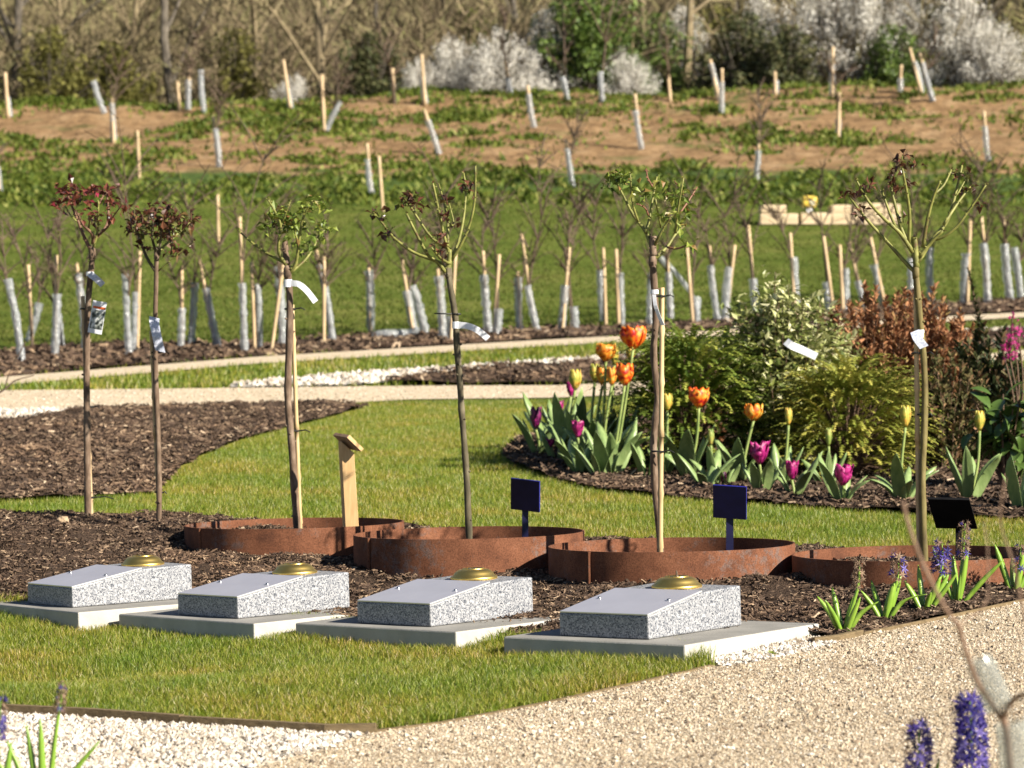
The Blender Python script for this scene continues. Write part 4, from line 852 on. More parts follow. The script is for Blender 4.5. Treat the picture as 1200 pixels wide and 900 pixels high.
# ------------------------------------------------------------------ tulips
def petal_mat(name, stops, rough=.45):
    m, nt, N, L, b = new_mat(name)
    tc = N.new('ShaderNodeTexCoord'); n = N.new('ShaderNodeTexNoise'); n.inputs['Scale'].default_value = 55; n.inputs['Detail'].default_value = 5; L.new(tc.outputs['Object'], n.inputs[0])
    r = ramp(N, stops); L.new(n.outputs[0], r.inputs[0]); L.new(r.outputs[0], b.inputs['Base Color']); b.inputs['Roughness'].default_value = rough
    t = N.new('ShaderNodeBsdfTranslucent'); L.new(r.outputs[0], t.inputs[0]); mx = N.new('ShaderNodeMixShader'); mx.inputs[0].default_value = .35
    L.new(b.outputs[0], mx.inputs[1]); L.new(t.outputs[0], mx.inputs[2]); L.new(mx.outputs[0], N['Material Output'].inputs[0]); return m
M['orange'] = petal_mat('orange_parrot_petals', [(.34, (.42, .015, .02)), (.44, (.78, .075, .01)), (.54, (.86, .22, .015)), (.66, (.85, .46, .06))])
M['amber'] = petal_mat('amber_parrot_petals', [(.34, (.62, .10, .015)), (.46, (.82, .27, .02)), (.58, (.85, .45, .06)), (.7, (.62, .60, .14))])
M['yellow'] = petal_mat('yellow_green_bud', [(.35, (.32, .38, .06)), (.5, (.62, .52, .09)), (.62, (.75, .50, .10)), (.72, (.72, .26, .03))])
M['greenbud'] = petal_mat('green_bud', [(.35, (.22, .32, .06)), (.55, (.42, .45, .11)), (.7, (.55, .42, .10))])
M['magenta'] = petal_mat('magenta_petals', [(.35, (.13, .006, .05)), (.5, (.40, .012, .16)), (.65, (.58, .05, .28))])
M['purple'] = petal_mat('dark_purple_petals', [(.35, (.03, .005, .03)), (.5, (.14, .008, .08)), (.65, (.38, .02, .18))])
M['tulip_leaf'] = mnoise_mat('tulip_leaf', [(.3, (.14, .215, .07)), (.55, (.215, .295, .105)), (.8, (.31, .39, .165))], scale=16, detail=4, rough=.42, bump=.2, bdist=.003, stretch=(3, 3, .6), spec=.45)
M['tulip_stem'] = mnoise_mat('tulip_stem', [(.3, (.16, .22, .06)), (.7, (.28, .33, .10))], scale=20, rough=.5, bump=0)
def solidify(o, t):
    s = o.modifiers.new('thickness', 'SOLIDIFY'); s.thickness = t; s.offset = 0; return o
def tulip_flower(w, h, frill, openn, npet=6):
    mb = MB(); na, nh = 5, 6
    for k in range(npet):
        a0 = 2*math.pi*k/npet+random.uniform(-.12, .12); inner = (k % 2)*.1; o = len(mb.v); ph = random.uniform(0, 6)
        for j in range(nh+1):
            t = j/nh
            rad = w/2*(math.sin(min(1, t*1.35+.08)*math.pi/2)**.8)*(1-inner)*(1 if t < .55 else 1+(t-.55)*openn)
            half = (.72 if npet > 4 else .9)*math.sin(math.pi*min(1, .1+.9*(1-(1-t)**2)*.62))*(1.0 if t < .8 else 1-(t-.8)*2.6)
            for i in range(na):
                q = (i/(na-1)-.5)*2; a = a0+q*half
                fr = frill*w*(random.uniform(-1, 1))*(abs(q)*.7+t*.6) if t > .3 else 0
                mb.v.append(((rad+fr)*math.cos(a), (rad+fr)*math.sin(a), h*t*(1-.05*q*q*t)+fr*.9))
        for j in range(nh):
            for i in range(na-1):
                p = o+j*na+i; mb.f.append((p, p+1, p+na+1, p+na))
    return mb
def tulip(label, bu, bv, fu, fv, kind, fw, fh, nl=4, lh=55, spread=1.0, group='tulips in the bed'):
    g = hit(bu, bv); y = g.y; s = y/F; g = g+Vector((0, 0, .01))
    e = empty('tulip', g, label, 'tulip', group)
    a0 = random.uniform(0, 6.28); nl += 1
    for k in range(nl):
        a = a0+k*6.283/nl+random.uniform(-.4, .4); mb = MB(); d = Vector((math.cos(a)*.30*spread, math.sin(a)*.30*spread, 1))
        L_ = lh*s*random.uniform(.75, 1.3); mb.blade(g+Vector((math.cos(a), math.sin(a), 0))*3*s, d, L_, L_*random.uniform(.18, .29), random.uniform(.1, .8)*spread, 8, side=Vector((-math.sin(a), math.cos(a), random.uniform(-.5, .5))).normalized(), chan=random.uniform(.25, .55))
        solidify(mb.build('leaf', M['tulip_leaf'], e, g, smooth=True), .0012)
    if fu is not None:
        top = at(fu, fv+fh*.5, y+random.uniform(-.02, .02)); mb = MB()
        mid = g.lerp(top, .5)+Vector((random.uniform(-4, 4)*s, 0, 0))
        mb.tube(smooth_path([g, mid, top], 4), s*1.7, 7); mb.build('stem', M['tulip_stem'], e, g, smooth=True)
        spec = {'orange': ('orange', .085, -.35), 'amber': ('amber', .07, -.45), 'yellow': ('yellow', .015, -.55), 'greenbud': ('greenbud', .01, -.7), 'magenta': ('magenta', .13, .0), 'purple': ('purple', .08, -.4)}[kind]
        mb = tulip_flower(fw*s*(1.2 if kind == 'magenta' else 1.08), fh*s*1.1, spec[1], spec[2]); mb.v = [(x+top.x, yy+top.y, z+top.z) for x, yy, z in mb.v]
        solidify(mb.build('flower', M[spec[0]], e, g, smooth=True), .0008)
TUL = [
 ('tallest orange-red parrot tulip, highest flower of the left clump', 718, 560, 742, 397, 'orange', 29, 24, 4, 60, 1),
 ('yellow bud just below the tallest orange tulip', 722, 540, 739, 415, 'yellow', 11, 15, 3, 60, .8),
 ('plump orange tulip second highest in the left clump', 700, 552, 710, 414, 'amber', 24, 19, 4, 62, .9),
 ('yellow bud touching the second highest orange tulip', 706, 540, 720, 418, 'yellow', 10, 20, 3, 60, .8),
 ('orange-red frilly tulip at right of the lower orange row', 716, 562, 732, 440, 'orange', 20, 24, 4, 60, 1),
 ('green and orange half-open tulip at left of the lower orange row', 690, 545, 697, 438, 'yellow', 12, 20, 4, 62, .9),
 ('striped orange tulip in the middle of the lower orange row', 697, 550, 706, 441, 'amber', 15, 22, 4, 60, .9),
 ('orange and green tulip between the striped and frilly ones', 708, 556, 717, 442, 'amber', 12, 20, 3, 60, .9),
 ('fat yellow bud above a magenta one, left clump', 668, 540, 674, 446, 'yellow', 15, 23, 4, 66, .8),
 ('magenta bud under the fat yellow bud', 662, 532, 669, 457, 'magenta', 8, 16, 4, 60, .9),
 ('dark purple frilled tulip at the far left of the bed', 632, 536, 628, 491, 'purple', 13, 25, 4, 54, 1.1),
 ('pink-magenta tulip half hidden in leaves near the left end', 648, 528, 654, 479, 'magenta', 10, 16, 4, 58, 1),
 ('magenta tulip low among leaves in front of left clump', 676, 556, 677, 504, 'magenta', 11, 18, 4, 56, 1),
 ('small magenta tulip nearly on the mulch at left', 652, 543, 643, 520, 'magenta', 11, 11, 3, 45, 1.2),
 ('leafy tulip without flower at front of the left clump', 703, 563, None, None, '', 0, 0, 5, 48, 1.4),
 ('leafy tulip without flower between the left clump leaves', 680, 560, None, None, '', 0, 0, 5, 42, 1.2),
 ('leafy tulip without flower at the back of left clump', 660, 525, None, None, '', 0, 0, 5, 60, 1),
 ('yellow tulip bud beside the thick bamboo cane', 779, 560, 782, 472, 'yellow', 13, 19, 4, 50, 1.1),
 ('orange tulip standing alone before the dark green conifer', 806, 563, 819, 467, 'orange', 23, 22, 5, 58, 1.1),
 ('leafy tulip without flower left of the thick bamboo cane', 757, 563, None, None, '', 0, 0, 3, 48, .8),
 ('drooping leafy tulip above the larger navy sign', 827, 575, None, None, '', 0, 0, 3, 46, 1.4),
 ('slim green and yellow bud above the larger navy sign', 838, 572, 833, 513, 'greenbud', 8, 18, 4, 46, 1),
 ('amber tulip before the variegated shrub', 868, 566, 883, 484, 'amber', 22, 18, 4, 58, .9),
 ('frilly magenta tulip below the amber tulip', 893, 583, 890, 532, 'magenta', 18, 24, 5, 46, 1.2),
 ('dark purple bud low beside the larger navy sign', 852, 574, 847, 560, 'purple', 8, 12, 3, 30, 1),
 ('slim yellow bud left of the golden conifer', 916, 574, 924, 489, 'yellow', 9, 19, 4, 48, .9),
 ('magenta tulip with upright leaves below the slim yellow bud', 931, 584, 928, 552, 'magenta', 12, 21, 4, 50, 1.1),
 ('green bud in front of the golden conifer', 968, 575, 971, 513, 'greenbud', 8, 20, 4, 46, 1),
 ('frilly magenta tulip leaning, in front of the golden conifer', 988, 593, 988, 558, 'magenta', 18, 22, 4, 52, 1.1),
 ('yellow tulip beside the trunk in the rightmost ring', 1057, 593, 1061, 489, 'yellow', 13, 24, 6, 58, 1.2),
 ('yellow tulip under the broad-leaved shrub above black sign', 1136, 590, 1148, 494, 'yellow', 12, 22, 5, 66, .9),
 ('leafy tulip without flower at the right edge of the bed', 1199, 603, None, None, '', 0, 0, 4, 62, .8),
]
for t_ in TUL: tulip(*t_)

# ------------------------------------------------------------------ hyacinths
M['hy_leaf'] = mnoise_mat('hyacinth_leaf', [(.3, (.11, .21, .022)), (.55, (.19, .32, .035)), (.8, (.30, .42, .07))], scale=14, detail=4, rough=.35, bump=.1, bdist=.002, stretch=(3, 3, .5), spec=.5)
M['hy_blue'] = island_mat('violet_blue_florets', [(0, (.016, .012, .11)), (.4, (.035, .025, .19)), (.75, (.085, .055, .29)), (1, (.22, .18, .46))], rough=.5, spec=.3, trans=.3)
M['hy_dead'] = island_mat('faded_florets', [(0, (.10, .065, .045)), (.5, (.22, .15, .10)), (1, (.36, .25, .17))], rough=.8, spec=.15, trans=.2)
def floret(mb, c, d, r):
    d = Vector(d).normalized(); a = d.cross(Vector((0, 0, 1))); a = a.normalized() if a.length > 1e-4 else Vector((1, 0, 0)); b = d.cross(a)
    o = len(mb.v); mb.v += [tuple(c), tuple(c+d*r*.9)]
    ph = random.uniform(0, 1)
    for k in range(6):
        t0 = 2*math.pi*(k+ph)/6; q = lambda t, rr, f: tuple(c+d*r*f+(a*math.cos(t)+b*math.sin(t))*rr)
        i = len(mb.v); mb.v += [q(t0-.35, r*.38, .75), q(t0+.35, r*.38, .75), q(t0, r*1.05, .85+random.uniform(-.15, .25))]
        mb.f += [(o, i, i+1), (i, i+2, i+1), (o+1, i, i+1)]
def hyacinth(label, bu, bv, y, spikes, leaves, group):
    s = y/F
    if bv is None: x = (bu-600)/F*y; g = Vector((x, y, gnd(x, y)))
    else: g = hit(bu, bv); y = g.y; s = y/F; g = g+Vector((0, 0, .012))
    e = empty('hyacinth', g, label, 'hyacinth', group)
    for (u, v, w, dy, bend) in leaves:
        tip = at(u, v, y+dy*s); mb = MB(); st = g+Vector(((u-bu)*.08*s, dy*.08*s, -.01)); sd_ = Vector((1, 0, 0)) if abs(dy) < 25 else Vector((.6, .8, 0))
        n = 7; V = []; Fc = []; mid = st.lerp(tip, .5)+Vector((-(u-bu)*.12*s*bend, 0, abs(u-bu)*.2*s*bend))
        P = smooth_path([st, mid, tip], 4)
        for i, p in enumerate(P):
            t = i/(len(P)-1); ww = w*s*(.55+.45*math.sin(math.pi*min(1, t*1.1)))*(1 if t < .8 else max(.06, (1-t)/.2)**.6)
            dr = (P[min(i+1, len(P)-1)]-P[max(0, i-1)]).normalized(); nn = sd_.cross(dr)
            V += [p-sd_*ww/2-nn*ww*.22, p, p+sd_*ww/2-nn*ww*.22]
        for i in range(len(P)-1):
            a = i*3; Fc += [(a, a+1, a+4, a+3), (a+1, a+2, a+5, a+4)]
        mb.add(V, Fc); solidify(mb.build('leaf', M['hy_leaf'], e, g, smooth=True), .0016)
    for (u, v0, v1, w, blue, du) in spikes:       # from v0 (top) to v1 (bottom)
        a = at(u, v0, y); b = at(u+du, v1, y); mb = MB(); mb.tube(smooth_path([g, b, a], 3), [s*2.4, s*2.3, s*2.2, s*2, s*1.5, s*1, s*.5], 7); mb.build('stem', M['hy_leaf'], e, g, smooth=True)
        L_ = (a-b).length; fb, fd = MB(), MB(); r = w*s*.34; n = int(max(14, (v1-v0)*w/ (w*w*.5)*13))
        for i in range(n):
            t = (i+.5)/n; an = i*2.399; d = Vector((math.cos(an), math.sin(an), .15+.5*t)); c = b.lerp(a, t)
            bl = random.random() < blue if blue < 1 else True
            rad = w*s*(.26 if bl else random.uniform(.16, .42))*(1-.35*t)
            if not bl and random.random() < .3: continue
            floret(fb if bl else fd, c+Vector((d.x, d.y, .1))*rad, d+Vector((0, 0, random.uniform(-.3, .3))), r*(1 if bl else .85)*random.uniform(.8, 1.15))
        if fb.v: fb.build('florets', M['hy_blue'], e, g, kind='stuff')
        if fd.v: fd.build('faded_florets', M['hy_dead'], e, g, kind='stuff')
HG = 'hyacinths in front of the rightmost ring'
hyacinth('hyacinth with a wholly faded spike beside the rightmost slab', 989, 746, 0, [(1007, 657, 690, 15, .0, -2)], [(958, 699, 8, 10, .4), (967, 703, 7, -20, .2), (975, 688, 7, 15, .1), (1001, 698, 8, 10, 0), (1008, 700, 7, -15, .1), (1029, 705, 8, -10, .6)], HG)
hyacinth('hyacinth with a few blue florets, second from the slab', 1036, 731, 0, [(1053, 652, 682, 20, .34, -2)], [(1009, 692, 7, 5, .3), (1021, 680, 7, 20, .1), (1048, 682, 10, -5, 0), (1056, 673, 9, 10, 0), (1086, 696, 7, -10, .8)], HG)
hyacinth('hyacinth with the bluest spike of the row, third from slab', 1084, 721, 0, [(1104, 637, 673, 21, .45, -1)], [(1060, 680, 8, 10, .2), (1076, 662, 7, 20, 0), (1102, 676, 9, -8, 0), (1112, 672, 8, 10, 0), (1122, 671, 7, -12, 0), (1091, 694, 6, -18, .9)], HG)
hyacinth('tall faded hyacinth before the black sign post', 1122, 711, 0, [(1131, 613, 655, 15, .12, -3)], [(1093, 641, 7, 15, 0), (1117, 650, 8, 10, 0), (1134, 642, 8, -5, 0), (1176, 656, 8, -15, .1), (1095, 720, 5, -18, .5)], HG)
hyacinth('hyacinth cut by the right edge before the last ring', 1189, 700, 0, [(1196, 640, 668, 15, .15, -1)], [(1166, 638, 8, 5, 0), (1186, 652, 7, 12, 0), (1199, 650, 8, -10, 0), (1212, 660, 8, 6, .3)], HG)
NG = 'blurred hyacinths in the near foreground'
hyacinth('blurred violet hyacinth spike, larger of the two at bottom right', 1138, None, 4.62, [(1137, 822, 905, 37, .97, 2)], [(1105, 935, 10, 20, .2), (1170, 925, 10, -10, .2)], NG)
hyacinth('blurred half-faded violet hyacinth, smaller one at bottom right', 1078, None, 4.66, [(1077, 848, 905, 30, .62, 0)], [(1101, 889, 7, 0, 0), (1050, 930, 9, 10, .2)], NG)
hyacinth('blurred hyacinth with brown faded spike at bottom left', 52, None, 4.75, [(74, 800, 842, 13, .06, -6)], [(31, 850, 8, 10, 0), (47, 842, 9, 0, 0), (66, 846, 7, 5, 0), (117, 868, 8, -15, .7), (8, 868, 9, 10, .3), (-6, 888, 9, 0, .2)], NG)
hyacinth('blurred brown and blue hyacinth cut by the left edge', -4, None, 4.7, [(1, 820, 868, 17, .35, -3)], [(13, 870, 9, 8, .2), (-20, 880, 9, 0, .3)], NG)

# ------------------------------------------------------------------ shrubs of the tulip bed
M['leaf_var'] = island_mat('cream_edged_leaves', [(0, (.08, .11, .025)), (.3, (.19, .22, .055)), (.55, (.36, .38, .14)), (.85, (.55, .54, .28)), (1, (.70, .66, .42))], rough=.4, spec=.45, trans=.2)
M['conifer_dark'] = island_mat('green_conifer_sprays', [(0, (.05, .09, .012)), (.5, (.14, .19, .028)), (.85, (.27, .31, .05)), (1, (.40, .40, .08))], rough=.55, spec=.3, trans=.2)
M['conifer_gold'] = island_mat('golden_conifer_sprays', [(0, (.10, .13, .018)), (.45, (.23, .25, .04)), (.8, (.38, .36, .07)), (1, (.50, .43, .10))], rough=.55, spec=.3, trans=.2)
M['rust_leaf'] = island_mat('rust_brown_scales', [(0, (.17, .07, .033)), (.5, (.33, .15, .07)), (.85, (.46, .24, .12)), (1, (.36, .27, .10))], rough=.8, spec=.15, trans=.15)
M['heath'] = island_mat('dull_green_scales', [(0, (.05, .06, .022)), (.5, (.115, .11, .04)), (.8, (.19, .14, .06)), (1, (.28, .15, .08))], rough=.8, spec=.15, trans=.15)
M['yew'] = island_mat('dark_yew_needles', [(0, (.018, .030, .012)), (.5, (.042, .058, .02)), (.85, (.09, .09, .03)), (1, (.16, .075, .04))], rough=.6, spec=.25, trans=.1)
M['broad'] = mnoise_mat('broad_ribbed_leaf', [(.3, (.045, .085, .018)), (.6, (.085, .14, .028)), (.8, (.15, .20, .045))], scale=18, rough=.38, bump=.5, bdist=.004, spec=.5)
M['bud_pink'] = island_mat('pink_flowers', [(0, (.42, .012, .15)), (1, (.66, .06, .32))], rough=.5, spec=.3, trans=.3)
M['shrubwood'] = mnoise_mat('shrub_wood', [(.3, (.07, .042, .028)), (.7, (.17, .105, .065))], scale=40, rough=.8, bump=.3, bdist=.002)
def shrub_base(u, v, y, name, label, cat='shrub'):
    x = (u-600)/F*y; g = Vector((x, y, gnd(x, y)+.01)); return empty(name, g, label, cat), g, y/F
def spray(lb, c, d, L_, w, n, droop=.5, plane=None):
    """feathery conifer spray: an axis with short needle-like side shoots"""
    d = Vector(d).normalized(); p = Vector(c); cur = d.copy(); sd_ = cur.cross(Vector((0, 0, 1))); sd_ = sd_.normalized() if sd_.length > 1e-4 else Vector((1, 0, 0))
    for i in range(n):
        t = i/n; nx = p+cur*(L_/n)
        if i == 0: o = len(lb.v); lb.v.append(tuple(p))
        a_ = len(lb.v)-1 if i == 0 else last
        lb.v.append(tuple(nx)); last = len(lb.v)-1
        for sg in (-1, 1):
            dd = (cur*.9+sd_*sg*.75+Vector((random.uniform(-.3, .3), random.uniform(-.3, .3), random.uniform(-.25, .25)))).normalized(); l2 = w*(1.05-t*.75)*random.uniform(.7, 1.2)
            n2 = cur.cross(sd_); lb.v.append(tuple(p+dd*l2+n2*random.uniform(-.2, .2)*l2)); lb.f.append((a_, last, len(lb.v)-1))
        p = nx; cur = (cur-Vector((0, 0, 1))*droop*t/n*2).normalized()
def conifer(label, u, v, y, wpx, hpx, n, mat, droop=.9, up=.35, L0=.35, ww=.10):
    e, g, s = shrub_base(u, v, y, 'conifer_shrub', label); W, H = wpx*s/2, hpx*s; lb = MB(); wb = MB()
    for i in range(n):
        a = random.uniform(0, 6.283); t = random.random()**.8; rr = math.sqrt(max(0, 1-(t*1.02-.15)**2)) if t < .95 else .25
        rad = W*rr*random.uniform(.25, .9)**.5*.82; c = g+Vector((math.cos(a)*rad, math.sin(a)*rad*.8, H*t*.86*random.uniform(.85, 1.05)+.02))
        d = Vector((math.cos(a), math.sin(a), up+t*.7+random.uniform(-.25, .25)))
        spray(lb, c, d, H*L0*random.uniform(.6, 1.2), H*ww*random.uniform(.8, 1.2), 13, droop)
        if i % 6 == 0: wb.tube([g+Vector((0, 0, .0)), g.lerp(c, .5)+Vector((0, 0, .03)), c], [s*2.2, s*1.4, s*.6], 5)
    wb.build('branches', M['shrubwood'], e, g); lb.build('foliage', mat, e, g, kind='stuff'); return e
def leafy(label, u, v, y, wpx, hpx, n, mat, leaf_px, stems, flat=.8, name='leafy_shrub', top=.0):
    e, g, s = shrub_base(u, v, y, name, label); W, H = wpx*s/2, hpx*s; lb = MB(); wb = MB()
    for i in range(stems):
        a = random.uniform(0, 6.283); q = math.sqrt(random.random()); tip = g+Vector((math.cos(a)*q*W, math.sin(a)*q*W*flat, H*(1-.45*q*q)*random.uniform(.72, 1.03)))
        mid = g.lerp(tip, .45)+Vector((math.cos(a)*W*.12, math.sin(a)*W*.12, -H*.03)); P = smooth_path([g, mid, tip], 5); wb.tube(P, [s*1.6*(1-.75*k/(len(P)-1)) for k in range(len(P))], 4)
        for k in range(n//stems):
            t = .22+.78*random.random()**.75; j = t*(len(P)-1); p = P[int(j)].lerp(P[min(len(P)-1, int(j)+1)], j-int(j))
            off = Vector((random.gauss(0, 1), random.gauss(0, 1), random.gauss(0, .7)))*W*.11; p = p+off
            d = Vector((random.gauss(0, 1), random.gauss(0, 1), random.gauss(.35, .6))); l = leaf_px*s*random.uniform(.6, 1.25)
            lb.leaf(p, d, Vector((random.gauss(0, .4), random.gauss(0, .4), 1)), l, l*random.uniform(.4, .58), .15, random.uniform(-.1, .3))
    wb.build('stems', M['shrubwood'], e, g); lb.build('foliage', mat, e, g, kind='stuff'); return e
def plumes(label, u, v, y, wpx, hpx, stems, n, mat, tuft_px, name='heath_shrub', fan=.35, top=None):
    """upright wands clothed in scale-like leaves"""
    e, g, s = shrub_base(u, v, y, name, label); W, H = wpx*s/2, hpx*s; lb = MB(); wb = MB()
    for i in range(stems):
        a = random.uniform(0, 6.283); q = math.sqrt(random.random()); b = g+Vector((math.cos(a)*q*W*.55, math.sin(a)*q*W*.45, 0))
        h = H*random.uniform(.55, 1.0)*(1-.3*q*q); tip = b+Vector((math.cos(a)*q*W*.5+random.uniform(-.1, .1)*W, math.sin(a)*q*W*.4, h)); P = smooth_path([b, b.lerp(tip, .5)+Vector((random.uniform(-.06, .06)*W, 0, h*.04)), tip], 4)
        wb.tube(P, [s*1.2*(1-.7*k/(len(P)-1)) for k in range(len(P))], 4)
        for k in range(n):
            t = .1+.9*random.random(); j = t*(len(P)-1); p = P[int(j)].lerp(P[min(len(P)-1, int(j)+1)], j-int(j)); an = random.uniform(0, 6.283); l = tuft_px*s*random.uniform(.6, 1.3)*(1.15-.55*t)
            d = Vector((math.cos(an)*.8, math.sin(an)*.8, random.uniform(.3, 1.2))); d.normalize(); sv = d.cross(Vector((random.gauss(0, 1), random.gauss(0, 1), 1))).normalized()*l*.24
            lb.add([p-sv, p+sv, p+d*l+sv*.4, p+d*l-sv*.4], [(0, 1, 2, 3)])
    wb.build('stems', M['shrubwood'], e, g); lb.build('foliage', mat, e, g, kind='stuff'); return e
conifer('dark green feathery conifer behind the orange tulips', 806, 520, 11.75, 165, 165, 900, M['conifer_dark'], 1.5, .15, .36, .055)
leafy('cream-variegated shrub, tallest in the tulip bed', 917, 520, 11.9, 170, 222, 12500, M['leaf_var'], 12, 110)
conifer('golden-green feathery conifer right of the variegated shrub', 995, 545, 11.35, 165, 135, 850, M['conifer_gold'], 1.4, .12, .42, .066)
plumes('rust-brown heath shrub behind the golden conifer', 1048, 525, 12.5, 190, 212, 300, 100, M['rust_leaf'], 10)
plumes('small bronze-leaved shrub left of the variegated one', 832, 505, 12.6, 40, 138, 20, 60, M['rust_leaf'], 11)
plumes('dull green heath shrub between rust shrub and yew', 1108, 535, 11.7, 95, 150, 100, 75, M['heath'], 9)
plumes('dark upright yew with a tall spire near right edge', 1158, 525, 12.0, 82, 172, 46, 95, M['yew'], 13, 'yew_shrub')
e, g, s = shrub_base(1140, 525, 12.0, 'yew_shrub', 'lone dark yew spire with russet tip rising above shrubs')
lb = MB(); wb = MB(); P = smooth_path(px_path([(1142, 520), (1146, 440), (1148, 390), (1142, 350), (1134, 314)], 12.0), 5); P[0] = g.copy(); wb.tube(P, [s*1.8*(1-.7*k/(len(P)-1)) for k in range(len(P))], 5)
for k in range(420):
    t = .25+.75*random.random(); j = t*(len(P)-1); p = P[int(j)].lerp(P[min(len(P)-1, int(j)+1)], j-int(j)); an = random.uniform(0, 6.283); l = s*random.uniform(9, 22)*(1.25-t); d = Vector((math.cos(an), math.sin(an), random.uniform(.2, 1))).normalized(); sv = d.cross(Vector((0, 0, 1))).normalized()*l*.12
    lb.add([p-sv, p+sv, p+d*l], [(0, 1, 2)])
wb.build('stems', M['shrubwood'], e, g); lb.build('foliage', M['yew'], e, g, kind='stuff')
# broad-leaved shrub with ribbed leaves, each leaf its own piece
e, g, s = shrub_base(1178, 560, 10.75, 'broad_leaved_shrub', 'shrub with broad ribbed dark leaves and pinkish buds at right edge')
def broad_leaf_mesh(L_, W_):
    mb = MB(); n = 7
    for i in range(n+1):
        t = i/n; w = W_*math.sin(math.pi*(.04+.94*t))**.75; z = -L_*.35*t*t
        for q in (-1, -.5, 0, .5, 1):
            mb.v.append((q*w/2, L_*t, z+abs(q)*w*.14-(.03*w if abs(q) == .5 else 0)))
    for i in range(n):
        for j in range(4): a = i*5+j; mb.f.append((a, a+1, a+6, a+5))
    me = bpy.data.meshes.new('leaf'); me.from_pydata(mb.v, [], mb.f); me.polygons.foreach_set('use_smooth', [True]*len(me.polygons)); me.update(); me.materials.append(M['broad']); return me
bl_me = broad_leaf_mesh(30*s, 17*s); wb = MB(); tips = []
for i in range(17):
    a = random.uniform(0, 6.283); q = random.uniform(.2, 1); tip = g+Vector((math.cos(a)*q*62*s, math.sin(a)*q*45*s, random.uniform(45, 122)*s)); P = smooth_path([g, g.lerp(tip, .5)+Vector((0, 0, 8*s)), tip], 4); wb.tube(P, [s*1.8*(1-.6*k/(len(P)-1)) for k in range(len(P))], 5); tips.append((tip, a)); tips.append((P[5], a+1.5)); tips.append((P[6], a-1.4))
wb.build('stems', M['shrubwood'], e, g)
for tip, a in tips:
    for k in range(2):
        an = a+random.uniform(-1.3, 1.3)+k*2.4; o = link('leaf', bl_me, None, e); o.location = tip-g+Vector((0, 0, random.uniform(-8, 6)*s)); o.rotation_euler = (random.uniform(-.75, .25), random.uniform(-.35, .35), an); sc = random.uniform(.65, 1.2); o.scale = (sc, sc, sc)
fb = MB()
for tip, a in tips[::5]:
    for k in range(16): d = Vector((random.gauss(0, 1), random.gauss(0, 1), random.gauss(.6, .6))); fb.leaf(tip+Vector((0, 0, 3*s)), d, (0, 0, 1), s*random.uniform(4, 8), s*2)
fb.build('bud_clusters', M['hy_dead'], e, g, kind='stuff')
# bright pink flowered sprigs
e, g, s = shrub_base(1186, 530, 11.6, 'pink_flowering_shrub', 'thin shrub with bright magenta-pink flower spikes at right edge')
wb = MB(); fb = MB()
for (u, v0, v1, n, sp) in [(1186, 391, 422, 60, 7), (1188, 366, 388, 14, 7), (1196, 378, 396, 16, 4), (1178, 400, 414, 10, 4)]:
    a, b = at(u, v0, 11.6), at(u-2, v1, 11.6); wb.tube(smooth_path([g, b.lerp(g, .4)+Vector((.03, 0, 0)), b, a], 3), s*1.0, 5)
    for k in range(n): c = b.lerp(a, random.random())+Vector((random.gauss(0, sp*.5), random.gauss(0, sp*.5), 0))*s; floret(fb, c, Vector((random.gauss(0, 1), random.gauss(-.4, 1), random.gauss(.2, .5))), s*random.uniform(2.2, 3.6))
wb.build('stems', M['shrubwood'], e, g); fb.build('flowers', M['bud_pink'], e, g, kind='stuff')
ribbon('plant_label', 'crumpled white label hanging in the cream-variegated shrub', 11.35, [(921, 400, 0), (928, 405, -.02), (940, 410, .0), (957, 418, -.01)], 9, M['white_tag'])

